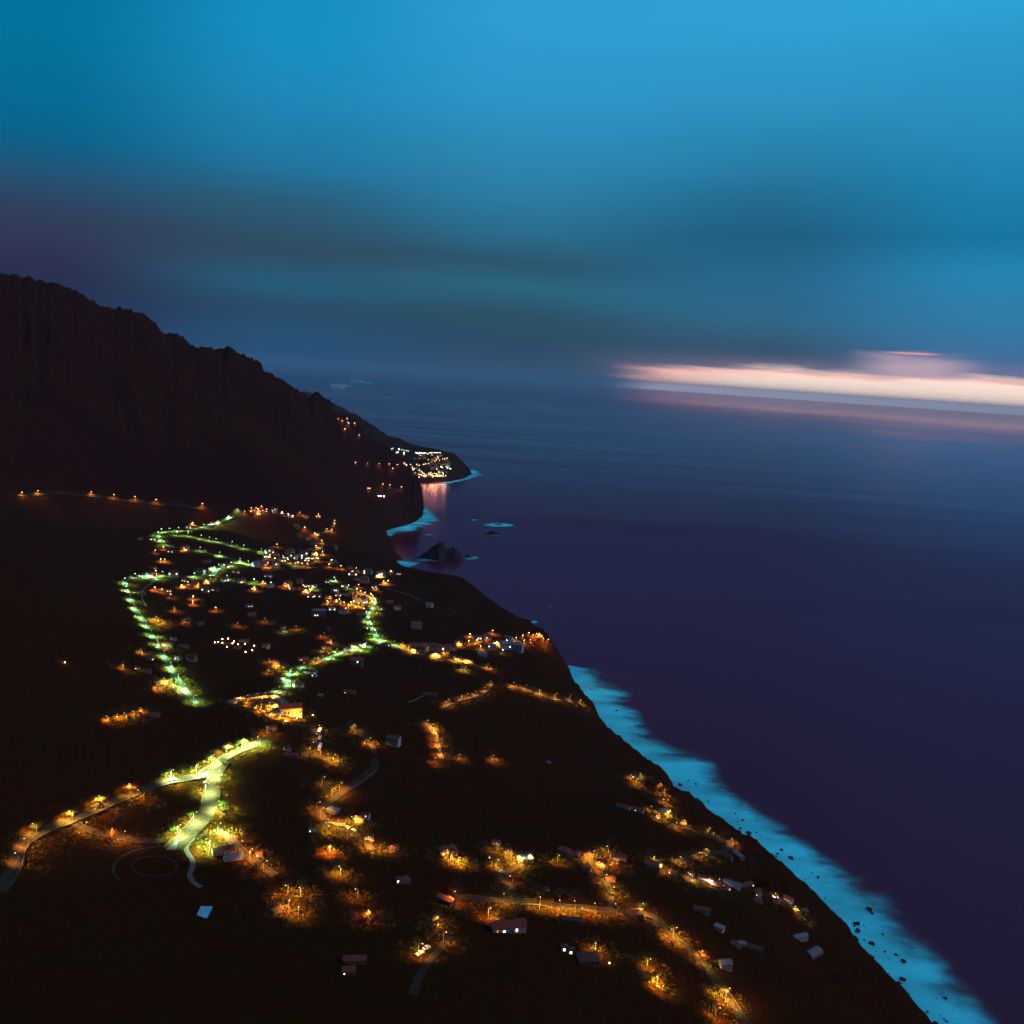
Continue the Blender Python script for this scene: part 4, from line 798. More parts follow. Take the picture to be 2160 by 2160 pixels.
def house(px, py, wpx, ty='c', wall='wall', rf='roof', rot=None, label='', group=None, litn=(), parts=True):
    W_, d, h, roof, st, nw = TYPES[ty]; p = hit(px, py); k = pxm(p)
    s = min(1.9, max(.6, wpx/k/(W_*.98)))
    if rot is None: rot = rnd.uniform(-.55, .55)
    face = math.atan2(-p.x, p.y)
    o = thing(NM[ty], p + Vector((0, 0, .2)), rot + face*.6, label, 'house', group); o.scale = (s, s, s)
    house_pos.append((p.x, p.y, W_*s*.6))
    Wm, Rm, Cm, Wn, Fm, Dm, wins = house_meshes(W_, d, h, roof, st, nw, wall, rf, (ty, wall, rf))
    link('walls', Wm, o); r = link('roof', Rm, o)
    if Cm: link('chimney', Cm, r)
    if parts:
        link('door', Dm, o)
        for i, (q, a) in enumerate(wins):
            if a < 0 and rot > 0 or a > 0 and rot < -.2: continue
            w1 = link('window', Wn, o, q, a)
            if k > 1.6: link('frame', Fm, w1)
            if i in litn: w1.data = lit_me
        if rnd.random() < (.3 if k > 1.4 else .5):
            ws = [c_ for c_ in o.children if c_.name.startswith('window') and abs(c_.rotation_euler.z) < .1]
            for w_ in rnd.sample(ws, min(len(ws), 1 if k > 1.4 else 2)): w_.data = lit_me
    return o
def hz(items, where, group):
    n = len(items); its = sorted(items, key=lambda t: t[0]); seen = {}
    ks = []
    for it in its:
        ty = it[3] if len(it) > 3 else rnd.choice('ctgu'); wl = it[4] if len(it) > 4 else rnd.choice(['wall', 'wall', 'wallc', 'wallg']); rf = it[5] if len(it) > 5 else rnd.choice(['roof', 'roof', 'roofd'])
        ks.append((it, ty, wl, rf)); seen[(ty, wl, rf)] = seen.get((ty, wl, rf), 0)+1
    cnt = {}
    for it, ty, wl, rf in ks:
        key = (ty, wl, rf); i = cnt.get(key, 0); cnt[key] = i+1
        desc = f"{WN[wl]} {RN[rf].split()[0]}-roofed {TN[ty].replace(' hip roofed', '').replace(' flat roofed', ' flat').replace(' gabled', ' gabled')}"
        house(it[0], it[1], it[2], ty, wl, rf, it[6] if len(it) > 6 else None, f"{desc}, {place(i, seen[key])}{where}", group)
W1, WC, WG, WB, R1, RK, RG_ = 'wall', 'wallc', 'wallg', 'wallb', 'roof', 'roofd', 'roofg'
hz([(532, 1080, 9, 'c'), (546, 1082, 9, 'g'), (578, 1079, 11, 'u'), (594, 1086, 12, 'c'), (612, 1090, 10, 'g'), (642, 1091, 15, 'l', W1, R1), (671, 1091, 9, 'c')], 'in the uppermost hamlet', 'houses of the uppermost hamlet')
hz([(397, 1115, 10, 't', W1, RK), (446, 1110, 15, 'l', W1, RK), (322, 1139, 9, 'g'), (390, 1160, 15, 't', W1, R1), (360, 1165, 10, 'c'), (296, 1138, 8, 's', W1, RK), (405, 1106, 9, 'c', WC, R1)], 'on the zigzag roads', 'houses on the zigzag roads')
hz([(312, 1216, 16, 't', W1, RK), (296, 1216, 12, 'c', W1, RK), (366, 1217, 18, 'u', W1, RK, 0), (423, 1211, 18, 't', W1, RK), (448, 1202, 15, 'a', W1, RK, .2), (474, 1197, 16, 't', WC, RK, .2), (541, 1195, 15, 'u', WB, RG_, .5), (436, 1187, 20, 'l', WG, RK), (322, 1200, 15, 'l', WG, RK), (388, 1226, 11, 'c'), (387, 1239, 11, 't', WC, R1),
    (411, 1236, 15, 't', WC, R1), (403, 1242, 11, 'c', WC, R1), (437, 1230, 11, 'u', WC, R1), (356, 1248, 11, 'g', WG), (340, 1245, 10, 'c', WC, R1), (432, 1249, 17, 't', WG, RK), (453, 1246, 17, 'l', WG, RK), (475, 1226, 13, 'g', WB, RK), (510, 1229, 13, 'u', W1, RK, .7), (497, 1208, 16, 'l', W1, R1), (535, 1243, 11, 'c', WC, R1), (392, 1311, 18, 'c', WG, R1), (423, 1318, 13, 'g', WG, RK), (299, 1254, 14, 'c', WG, RK)],
   'near the top of the straight road', 'houses near the top of the straight road')
hz([(568, 1167, 16, 't', W1, R1), (582, 1171, 13, 'c'), (562, 1175, 15, 'l', WB, RG_), (611, 1170, 18, 't', WC, R1), (640, 1174, 18, 'u', W1, RK), (619, 1178, 16, 't', W1, RK), (631, 1188, 16, 'l', WC, R1), (554, 1195, 18, 't', WC, R1, 0), (582, 1193, 12, 'u', WB, RK), (596, 1184, 12, 'g', W1), (572, 1186, 12, 'c', WC, R1), (661, 1150, 11, 'u', WC), (672, 1156, 15, 'a', WC, RK),
    (656, 1160, 15, 'l', W1, RK), (664, 1171, 13, 't', WC, RK), (665, 1179, 13, 'c', WC, R1), (704, 1158, 13, 't', WG, R1), (669, 1128, 9, 'g', W1), (650, 1137, 9, 'c', W1, RK), (654, 1179, 12, 'c'), (626, 1113, 10, 's', WG, RK), (632, 1132, 10, 's', WG, RK), (566, 1217, 15, 'l', WB, RG_), (566, 1198, 12, 'c', WC, R1), (603, 1177, 10, 'g'), (647, 1183, 10, 'c')],
   'in the tight upper village', 'houses of the tight upper village')
hz([(704, 1184, 9, 'g', W1, RK), (708, 1191, 13, 'c', WG, RK), (737, 1199, 9, 's', W1, RK), (744, 1213, 18, 'c', W1, RK), (776, 1211, 17, 't', W1, RK), (803, 1217, 20, 't', W1, R1, 0), (824, 1211, 11, 'u', WC, R1), (841, 1212, 9, 'g', W1, RK), (768, 1229, 19, 't', W1, R1), (810, 1230, 10, 'c', WC, R1), (789, 1240, 11, 'g'), (752, 1224, 12, 'c', W1, R1)],
   'on the ridge street towards the sea', 'houses of the ridge street')
hz([(557, 1231, 9, 'c'), (570, 1239, 12, 's', WB, RG_), (606, 1236, 17, 't', WC, R1), (614, 1244, 9, 's', WB, RK), (632, 1230, 12, 'u', W1, R1), (648, 1238, 13, 'c', WC, R1), (662, 1240, 11, 'u', W1, RK), (645, 1250, 14, 't', WC, R1), (655, 1260, 14, 'c', WG, RK), (670, 1259, 13, 'g', WG, RK), (689, 1229, 10, 'g', WG, R1), (699, 1233, 8, 's'), (706, 1250, 15, 't', W1, RK), (727, 1238, 13, 'c', W1, RK),
    (728, 1256, 16, 'l', WC, R1), (693, 1262, 14, 'c', WC, R1), (711, 1273, 16, 'c', WC, R1), (700, 1287, 14, 'f', WB, RG_), (722, 1294, 15, 't', WB, RK), (672, 1299, 28, 'a', WG, RG_, .1), (692, 1271, 9, 's', W1), (713, 1257, 12, 'c')],
   'on the middle village street', 'houses of the middle village street')
hz([(762, 1306, 18, 't', WG, R1), (770, 1285, 10, 's', W1, RK), (821, 1273, 13, 'g', WG, R1), (838, 1286, 12, 'u', W1, RK), (807, 1287, 8, 's', WG, RK), (906, 1281, 13, 'u', WB, RG_), (878, 1325, 21, 't', WB, R1, 0), (526, 1280, 16, 'l', WG, RK), (531, 1300, 16, 'g', WG, R1), (597, 1327, 10, 'u', W1, RK), (777, 1327, 9, 's', WG), (693, 1329, 8, 's', WG, RK), (793, 1243, 10, 'c', WC, R1)],
   'standing dark in the middle fields', 'houses of the middle fields')
hz([(353, 1363, 19, 'c', WC, R1), (366, 1350, 11, 'g', WG, RK), (386, 1366, 18, 'l', WG, RK), (375, 1391, 16, 'c', WG, RK), (404, 1394, 19, 'u', WG, RK), (316, 1392, 16, 't', WG, RK), (306, 1418, 14, 'l', WG, RK), (514, 1355, 19, 'l', WG, R1), (480, 1362, 14, 'c', WG, R1), (561, 1367, 13, 'u', W1, RK), (500, 1368, 14, 'c', WG, RK), (325, 1512, 18, 'f', WG, RK), (290, 1412, 9, 's', W1)],
   'either side of the long straight road', 'houses beside the long straight road')
hz([(691, 1358, 12, 'g', WG, RK), (689, 1369, 20, 'l', WC, R1), (732, 1372, 18, 'a', W1, RK), (746, 1366, 20, 'a', WC, RK), (762, 1364, 14, 't', W1, RK), (815, 1362, 22, 'l', WG, R1), (752, 1404, 24, 'u', WG, R1), (654, 1420, 26, 'l', W1, R1, -.2), (590, 1435, 16, 'c', WC, R1), (602, 1409, 11, 'u', W1, RK), (568, 1415, 14, 'c', WC, R1), (580, 1398, 14, 'c', WC, R1), (629, 1448, 20, 'c', W1, R1), (736, 1463, 26, 'l', WG, R1),
    (676, 1469, 10, 'f', WG, RG_), (640, 1392, 14, 'l', WG, RK), (663, 1427, 10, 's', WB, RG_)], 'along the street right of the floodlit hall', 'houses right of the floodlit hall')
hz([(875, 1363, 22, 'l', WC, R1, -.1), (909, 1365, 30, 'l', W1, R1, -.1), (884, 1377, 30, 't', WC, R1, -.15), (918, 1384, 24, 't', WC, R1, -.15), (937, 1376, 22, 'u', WC, R1, 0), (953, 1371, 17, 'u', W1, RK, .3), (967, 1360, 14, 'u', WC, R1), (985, 1396, 23, 'l', WC, RK, -.2), (966, 1392, 17, 'g', WC, RK), (1017, 1383, 18, 'f', WB, RG_), (1005, 1411, 8, 's', WG, RK), (979, 1408, 8, 's', WG, RK)],
   'in the white cluster on the cape road', 'houses of the white cluster')
hz([(1007, 1352, 18, 't', W1, R1), (1027, 1349, 17, 't', WC, R1), (1049, 1359, 20, 'c', WC, R1), (1037, 1369, 17, 't', WB, RG_), (1086, 1372, 34, 'a', WB, RG_, -.3), (1066, 1368, 22, 'u', WB, RG_), (1073, 1347, 14, 'l', WB, RG_), (1078, 1355, 14, 'f', W1, RG_), (990, 1352, 12, 'c', WC, R1), (1020, 1366, 12, 's', WC), (1137, 1343, 14, 'l', WC, R1)], 'out on the cape', 'houses out on the cape')
hz([(575, 1537, 17, 'c', W1, R1), (614, 1597, 26, 'l', WG, R1), (545, 1592, 10, 's', WG, RK), (606, 1582, 13, 's', WB, RK), (907, 1468, 26, 'l', WG, RK), (830, 1570, 26, 'u', WB, RK), (1157, 1610, 8, 's', WB, RG_)], 'in the dark slopes below the hall', 'houses below the floodlit hall')
hz([(703, 1713, 24, 'c', WG, RG_, -.5), (711, 1738, 20, 'l', WC, R1), (757, 1733, 18, 'u', WC, R1, .1), (771, 1726, 12, 'u', WB, RK), (778, 1772, 11, 'u', W1, RK), (658, 1755, 12, 's', WB, RG_), (547, 1806, 13, 's', WC, R1), (830, 1792, 16, 'g', WG, R1), (850, 1862, 26, 'c', WG, R1)], 'beside the orange slope road', 'houses beside the orange slope road')
hz([(945, 1800, 34, 'c', W1, R1, .3)], 'alone above a yellow lit garden', 'red roofed houses')
hz([(1047, 1780, 15, 'c', WC, R1), (1108, 1816, 30, 'c', WC, RG_, .4), (1035, 1810, 11, 's', WG, R1), (1069, 1798, 12, 'g'), (1190, 1798, 24, 'c', WG, R1), (1211, 1806, 22, 'c', WG, R1), (1241, 1808, 16, 'c', WC, R1), (1269, 1828, 22, 'u', WC, R1), (1237, 1836, 16, 'g', W1, R1), (1287, 1858, 15, 'g', WC, R1), (1304, 1812, 20, 'l', WC, R1), (1152, 1878, 9, 's', W1)],
   'in the row of red roofs at lower centre', 'houses of the lower central row')
hz([(1378, 1830, 32, 'c', WC, R1, -.3), (1441, 1737, 12, 's', WC, R1, 0), (1388, 1726, 9, 's', WC, RK, .6), (1403, 1713, 15, 'f', WB, RG_), (1315, 1705, 24, 'l', W1, R1, -.4), (1344, 1711, 22, 'l', W1, R1, -.4), (1557, 1807, 22, 'l', WG, RG_, -.9), (1537, 1812, 14, 's', WG, RK), (1337, 1640, 9, 's', WG, R1)], 'near the surf right of centre', 'houses near the surf')
hz([(1488, 1857, 24, 'l', W1, R1, -.1), (1512, 1872, 16, 'g', WG, R1), (1534, 1862, 14, 'g', W1, RK), (1530, 1876, 14, 'c', W1, R1), (1545, 1868, 20, 'l', WB, RG_, -.3), (1568, 1872, 14, 'c', WG, R1), (1580, 1868, 14, 'c', WG, R1), (1596, 1887, 14, 'u', W1, R1, .7), (1598, 1902, 17, 'c', W1, R1), (1635, 1901, 17, 'c', W1, R1), (1661, 1900, 20, 'g', W1, R1, -.5), (1696, 1924, 15, 'c', WG, R1), (1457, 1845, 12, 's', W1, R1), (1420, 1843, 14, 'c', WG, R1)],
   'on the dark cliff side row', 'houses on the dark cliff side row')
hz([(1480, 1923, 22, 'l', WB, R1), (1517, 1960, 20, 'f', WB, RG_), (1565, 1994, 16, 'f', WB, RG_), (1552, 1996, 16, 'c', WG, R1), (1590, 2004, 20, 'l', WG, RK), (1687, 1980, 22, 'l', WB, RG_, .6), (1529, 2042, 24, 'u', W1, RG_, .4), (1340, 1932, 28, 'g', WG, R1), (1205, 1945, 14, 'l', WG, RK), (1240, 2030, 44, 'c', WG, RK, .2), (748, 2030, 26, 'l', WG, R1), (735, 2052, 22, 'g', WG, R1), (582, 1924, 20, 'f', WG, RK, .7), (940, 1902, 24, 'l', WG, R1), (492, 1812, 34, 'l', WB, RG_, .35), (472, 1798, 46, 'l', WC, RK, .35)],
   'alone in the dark foreground', 'lone houses of the foreground')
# the blue fronted house with its lit windows
o = house(1072, 1962, 70, 'l', WB, R1, .28, 'long blue-fronted house with two white and one orange lit windows')
for ch in [c_ for c_ in o.children if c_.name.startswith('window')]:
    if abs(ch.rotation_euler.z) < .1: bpy.data.objects.remove(ch) if not ch.children else [bpy.data.objects.remove(g) for g in list(ch.children)] and bpy.data.objects.remove(ch)
_o = MB(); _o.box(-.35, .35, -.08, .05, 0, 2.0); orange_me = _o.me('window', M['wino'])
_b = MB(); _b.box(-.75, .75, -.08, .05, 0, 1.2); wide_me = _b.me('window', M['win'])
_c = MB(); _c.box(-.6, .6, -.08, .05, -.2, 1.7); tall_me = _c.me('window', M['win'])
for me_, x_ in ((orange_me, -8.2), (wide_me, -3.8), (tall_me, 4.6)): link('window', me_, o, (x_, -4.05, 1.2))
link('window', PROTO[('l', WB, R1)][3], o, (.6, -4.02, 1.3))
# two lit windows alone in the dark
def lone_window(px, py, label):
    p = hit(px, py+6); o = thing('hut', p, 0, label, 'hut'); mb = MB(); mb.box(-2.2, 2.2, 0, 4, -2, 3); link('walls', mb.me('walls', M['wallg']), o)
    rb = MB(); roof_hip(rb, 4.4, 4, 3, 1, .3); r = link('roof', rb.me('roof', M['roofd']), o); r.location = (0, 2, 0)
    wb = MB(); wb.box(-.7, .7, -.06, .03, .7, 2.3); link('window', wb.me('window', M['win']), o)
lone_window(1190, 2002, 'dark hut with one white lit window, left of a pair below centre'); lone_window(1204, 2008, 'dark hut with one white lit window, right of a pair below centre')
lone_window(840, 1858, 'dark hut with one tall white window left of a dim red roof')
# the three lit sheds in line along the drive
for px, py, m_, lb in ((674, 1546, 'carw', 'upper white lit van of three end to end on the lane below the hall'), (675, 1562, 'cargrey', 'middle grey-blue van of three end to end on the lane below the hall'), (675, 1578, 'carw', 'lower white lit van of three end to end on the lane below the hall')):
    p = hit(px, py); o = thing('van', p+Vector((0, 0, .4)), R(4), lb, 'van', 'vans parked in line below the hall')
    b_ = MB(); b_.box(-1.3, 1.3, -6, 4.6, .5, 3.2); link('body', b_.me('body', M[m_]), o)
    c_ = MB(); c_.v = [(-1.25, -7.4, .5), (1.25, -7.4, .5), (1.25, -6.01, .5), (-1.25, -6.01, .5), (-1.2, -7.2, 1.6), (1.2, -7.2, 1.6), (1.2, -6.01, 2.8), (-1.2, -6.01, 2.8)]; c_.f = [(0, 1, 5, 4), (1, 2, 6, 5), (3, 0, 4, 7), (4, 5, 6, 7), (2, 3, 7, 6)]
    link('cab', c_.me('cab', M[m_]), o); g_ = MB(); g_.poly(((-1.1, -7.2, 1.68), (1.1, -7.2, 1.68), (1.1, -6.1, 2.8), (-1.1, -6.1, 2.8))); link('windscreen', g_.me('windscreen', M['glass']), o)
    t_ = MB(); t_.tube((-.15, 0, 0), (.15, 0, 0), .5, .5, 12); tm = t_.me('wheel', M['tyre'])
    for x_ in (-1.2, 1.2):
        for y_ in (-5.8, 2.8): link('wheel', tm, o, (x_, y_, .5))
p = hit(690, 1560); 
# ------------------------------------------------------------------ cars
def car(px, py, yaw, m_, label, group='parked cars', s=1.0):
    p = hit(px, py); o = thing('parked_car', p+Vector((0, 0, .45)), yaw, label, 'car', group); o.scale = (s,)*3
    pr = [(-2.1, .35), (-2.1, .85), (-1.9, 1.0), (-1.2, 1.05), (-.6, 1.5), (.9, 1.5), (1.6, 1.05), (2.1, .95), (2.15, .35)]
    b_ = MB(); n = len(pr); b_.v = [(x, -.85, z) for x, z in pr]+[(x, .85, z) for x, z in pr]; b_.f = [tuple(range(n)), tuple(reversed(range(n, 2*n)))]+[(i, n+i, n+(i+1) % n, (i+1) % n) for i in range(n)]
    link('body', b_.me('body', M[m_]), o)
    g_ = MB(); g_.poly(((-1.15, -.75, 1.1), (-1.15, .75, 1.1), (-.62, .7, 1.53), (-.62, -.7, 1.53))); g_.poly(((.92, -.7, 1.53), (.92, .7, 1.53), (1.55, .75, 1.1), (1.55, -.75, 1.1)))
    g_.poly(((-1.0, -.87, 1.08), (1.4, -.87, 1.08), (.85, -.87, 1.42), (-.55, -.87, 1.42))); link('side_window', g_.me('side_window', M['glass']), o)
    t_ = MB(); t_.tube((0, -.1, 0), (0, .1, 0), .33, .33, 12); tm = t_.me('wheel', M['tyre'])
    for x_ in (-1.35, 1.35):
        for y_ in (-.82, .82): link('wheel', tm, o, (x_, y_, .33))
car(899, 2003, R(45), 'carw', 'white car parked in front on the red lit lane at the bottom', s=1.25); car(886, 2015, R(48), 'carw', 'white car parked behind another on the red lit lane at the bottom', s=1.25)
car(1058, 1841, R(-20), 'carw', 'white car parked at the top of the short linking lane'); car(732, 1747, R(-50), 'carw', 'upper white car on the lane below the yellow house'); car(746, 1753, R(-35), 'carw', 'lower white car on the lane below the yellow house')
car(1300, 1816, R(-10), 'carw', 'pale car beside the long hut with orange wall'); car(426, 1766, R(60), 'cargrey', 'grey car on the wide road above the roundabout')
car(366, 1647, R(10), 'carw', 'pale car on the junction road, right of its neighbour'); car(357, 1649, R(10), 'carw', 'pale car on the junction road, left of its neighbour')
# ------------------------------------------------------------------ church, hall and terrace
p = hit(757, 1273); o = thing('church', p, R(-14), 'floodlit white church with a tall square bell tower', 'church')
mb = MB(); mb.box(-3.2, 3.2, -3.2, 3.2, -2, 15.5); tw = link('tower', mb.me('tower', M['wall']), o, (-7.5, 0, 0)); mb = MB(); 
for a in ((-3.6, -3.6), (3.6, -3.6), (3.6, 3.6), (-3.6, 3.6)): mb.v.append((*a, 15.5))
mb.v.append((0, 0, 19.5)); mb.f = [(0, 1, 4), (1, 2, 4), (2, 3, 4), (3, 0, 4), (3, 2, 1, 0)]; link('spire', mb.me('spire', M['roof']), tw)
mb = MB(); mb.box(-.8, .8, -3.3, -3.15, 11, 13.8); link('belfry_opening', mb.me('belfry_opening', M['glass']), tw)
mb = MB(); x, y = 5.5, 10; mb.poly(((-x, -y, -2), (x, -y, -2), (x, -y, 8), (0, -y, 11.5), (-x, -y, 8))); mb.poly(((x, -y, -2), (x, y, -2), (x, y, 8), (x, -y, 8))); mb.poly(((-x, y, -2), (-x, -y, -2), (-x, -y, 8), (-x, y, 8))); mb.poly(((x, y, -2), (-x, y, -2), (-x, y, 8), (0, y, 11.5), (x, y, 8)))
link('nave', mb.me('nave', M['wall']), o, (2.5, 7, 0)); mb = MB()
for s in (-1, 1): mb.poly(((s*(x+.4), -y-.3, 7.8), (s*(x+.4), y+.3, 7.8), (0, y+.3, 11.8), (0, -y-.3, 11.8))[::s])
link('roof', mb.me('roof', M['roof']), o, (2.5, 7, 0)); mb = MB(); mb.box(-1, 1, -10.12, -9.9, 0, 3.6); link('door', mb.me('door', M['wood']), o, (2.5, 7, 0))
mb = MB(); mb.tube((0, -10.1, 6.6), (0, -9.9, 6.6), .8, .8, 12); link('window', mb.me('window', M['glass']), o, (2.5, 7, 0))
# hall
o = house(612, 1507, 46, 'l', WC, R1, .22, 'long floodlit yellow hall with dark red roof on the terrace'); o.scale.z *= 1.75
street_lamp(602, 1521, 'y', 9, 4, 'floodlight added to brighten the left half of the yellow hall wall', globe=True); street_lamp(626, 1515, 'y', 9, 4, 'floodlight added to brighten the right half of the yellow hall wall', globe=True)  # globe lamps added only to brighten the upper hall wall
street_lamp(750, 1281, 'y', 7, 4, 'floodlight added at the foot of the church tower to brighten it', globe=True); street_lamp(765, 1281, 'y', 6, 4, 'floodlight added before the church door to brighten the front', globe=True)  # two more added globes, there to make the church brighter
# garden terrace beside it
P = [hit(*q) for q in ((484, 1484), (513, 1475), (548, 1471), (585, 1472), (596, 1480), (606, 1492), (598, 1505), (590, 1511), (572, 1511), (548, 1503), (520, 1494))]
zt = sum(p_.z for p_ in P)/len(P)+1.2; n = len(P); mb = MB(); mb.v = [(p_.x, p_.y, max(zt, 0)) for p_ in P]+[(p_.x, p_.y, zt-14) for p_ in P]
mb.f = [tuple(reversed(range(n)))]+[(i, (i+1) % n, n+(i+1) % n, n+i) for i in range(n)]
o = thing('garden_terrace', (0, 0, 0), 0, 'floodlit walled garden terrace left of the yellow hall', 'terrace'); link('paving', mb.me('paving', M['trim']), o)
cxy = Vector((sum(p_.x for p_ in P)/n, sum(p_.y for p_ in P)/n))
mb = MB()
for i in range(n):
    a, b = Vector((P[i].x, P[i].y)), Vector((P[(i+1) % n].x, P[(i+1) % n].y)); d_ = (b-a).normalized(); m2 = Vector((-d_.y, d_.x))*.25
    k = len(mb.v); mb.v += [(q.x, q.y, z_) for q in (a-m2, b-m2, b+m2, a+m2) for z_ in (zt+.004, zt+1.0)]
    mb.f += [(k+1, k+3, k+5, k+7), (k, k+2, k+3, k+1), (k+4, k+6, k+7, k+5)]
link('parapet', mb.me('parapet', M['wall']), o)
for f_, hh in ((.8, .9), (.62, 1.1), (.42, 1.0), (.25, .9)):
    mb = MB(); N_ = 40
    for i in range(N_):
        if i % 10 == 0: continue
        t0 = 2*math.pi*i/N_; t1 = 2*math.pi*(i+.92)/N_; q = []
        for t in (t0, t1):
            j = (t/(2*math.pi))*n; i0 = int(j) % n; fr_ = j-int(j); a = Vector((P[i0].x, P[i0].y))*(1-fr_)+Vector((P[(i0+1) % n].x, P[(i0+1) % n].y))*fr_
            q.append(cxy+(a-cxy)*f_)
        d_ = (q[1]-q[0]); 
        if d_.length < .01: continue
        m2 = Vector((-d_.y, d_.x)).normalized()*.45; k = len(mb.v); mb.v += [(v_.x, v_.y, z_) for v_ in (q[0]-m2, q[1]-m2, q[1]+m2, q[0]+m2) for z_ in (zt+.004, zt+hh)]
        mb.f += [(k+1, k+3, k+5, k+7), (k, k+2, k+3, k+1), (k+4, k+6, k+7, k+5), (k, k+1, k+7, k+6), (k+2, k+4, k+5, k+3)]
    link('hedge_bed', mb.me('hedge_bed', M['leaf2'] if f_ in (.62, .25) else M['wallc']), o)
for px, py, nm, wdt in ((505, 1478, 'upper', 16), (496, 1484, 'lower', 18)):
    p = hit(px, py); o = thing('pergola', p, R(18), f'{nm} orange lit open pergola at the left end of the terrace', 'pergola'); k = pxm(p); wm = wdt/k*1.4
    mb = MB(); mb.box(-wm/2, wm/2, -2.5, 2.5, 3.0, 3.25); link('roof', mb.me('roof', M['trim']), o); pm = MB(); pm.box(-.2, .2, -.2, .2, -1, 2.998); pme = pm.me('post', M['trim'])
    for i in range(6):
        for y_ in (-2.2, 2.2): link('post', pme, o, (-wm/2+.4+i*(wm-.8)/5, y_, 0))
street_lamp(503, 1474, 'na', 1.2, 5, 'orange lamp lighting the pergolas left of the terrace', size=.8)
# blue covered water tank
p = hit(430, 1928); k = pxm(p); o = thing('water_tank', p, R(3), 'square blue covered water tank alone in the dark lower left', 'tank')
mb = MB(); sx = 12.2/k; sy = sx*1.75
mb.box(-sx, sx, -sy, sy, -4, 1.2); link('tank_wall', mb.me('tank_wall', M['concrete']), o); mb = MB(); mb.box(-sx+.05, sx-.05, -sy+.05, sy-.05, 1.2, 1.35); link('cover', mb.me('cover', M['sheet']), o)
# striped plastic greenhouse
p = hit(1716, 2010); k = pxm(p); o = thing('greenhouse', p, R(38), 'long ribbed plastic greenhouse above the cliff at lower right', 'greenhouse'); wm = 40/k
mb = MB(); K = 14
for i in range(K+1):
    x_ = -wm/2+wm*i/K
    for j in range(7): t = math.pi*j/6; mb.v.append((x_, -4*math.cos(t), .2+3*math.sin(t)*(1 if i % 2 else .86)))
for i in range(K):
    for j in range(6): a = i*7+j; mb.f.append((a, a+7, a+8, a+1))
mb.f.append(tuple(range(7))); mb.f.append(tuple(reversed(range(K*7, K*7+7)))); link('cover', mb.me('cover', M['roofg']), o); mb = MB(); mb.box(-wm/2-.1, wm/2+.1, -4.2, 4.2, -2, .2); link('base', mb.me('base', M['concrete']), o)
# ------------------------------------------------------------------ sea stacks and boulders
def stack(px, py, prof, depth, label, name='sea_stack', seed=1):
    c_ = onz(px, py); x_, y_ = azel(px, py); k = pxm(c_); n1, n2 = 90, 40
    r_ = Vector((math.cos(x_), -math.sin(x_), 0)); f_ = Vector((math.sin(x_), math.cos(x_), 0))
    xs = np.linspace(prof[0][0], prof[-1][0], n1); hs = np.interp(xs, [a for a, b in prof], [b for a, b in prof])/k
    v = np.linspace(-1, 1, n2); P_ = np.zeros((n1, n2, 3)); W_ = (np.maximum(hs, 2)/np.max(hs))**.6*depth
    X = xs[:, None]/k + 0*v[None]; Y = v[None]*W_[:, None]
    Zz = hs[:, None]*(1-np.abs(v[None])**1.6)*(1+.35*fbm(X/9+seed, Y/9, 3)) - 1.5
    X = X + fbm(Y/10+seed, X/10, 2)*3
    for q in range(3): P_[:, :, q] = (0, 0, 0)[q] + X*r_[q] + Y*f_[q]
    P_[:, :, 2] = np.maximum(Zz, -3)
    o = link(name, grid_mesh(name, P_, M['rock']), None, (c_.x, c_.y, 0)); tag(o, label, 'rock'); return o
stack(925, 1178, [(-47, 2), (-38, 5), (-28, 12), (-20, 20), (-12, 26), (-5, 31), (-1, 38), (2, 37), (8, 31), (15, 24), (24, 24), (32, 25), (40, 21), (47, 11), (53, 3), (56, 0)], 30, 'large dark sea stack with a pointed peak standing off the shore')
stack(987, 1176, [(-8, 1), (-4, 5), (0, 9), (4, 5), (9, 3), (14, 1)], 8, 'small pointed rock at the right foot of the large stack', seed=5)
stack(1040, 1127, [(-22, 0), (-12, 4), (-3, 8), (2, 9), (8, 5), (14, 4), (20, 0)], 22, 'low dark rock ringed by a little foam', seed=8)
stack(1053, 1107, [(-16, 0), (-8, 2), (0, 3), (8, 1.5), (16, 0)], 10, 'flat reef awash in the bright foam patch', seed=11)
stack(1107, 1307, [(-12, 0), (-5, 3), (2, 4), (10, 0)], 10, 'rock just off the tip of the dark cape', seed=13)
stack(895, 1083, [(-8, 0), (-3, 1.5), (4, 2), (12, 0)], 10, 'low skerry off the near headland', seed=14)
bm_ = []
for i in range(4):
    b_ = MB(); rg = random.Random(20+i); b_.ball((0, 0, .3), 1, 1.3, .9, .7, 9, .28, rg); bm_.append(b_.me('boulder', M['rock']))
ii = resample(inn, 400); oo = resample(out, 400)
for i in range(230):
    while True:
        t = rnd.random()**.8; j = int(t*399); f_ = rnd.random()**3*.55
        dens = .35+.65*(vnoise(np.array(j/14.0), np.array(2.5)) > .45)
        if rnd.random() < dens: break
    px, py = ii[j]*(1-f_)+oo[j]*f_; p = onz(px, py); s = rnd.choice([.5, .5, .7, .8, 1.0, 1.4, 2.4])*(1+.2*rnd.random())*.95
    o = link('boulder', rnd.choice(bm_), None, (p.x, p.y, .25), rnd.random()*6); o.scale = (s, s, s)
    tag(o, 'dark boulder lying in the bright blue surf under the cliff', 'boulder', 'boulders in the surf')
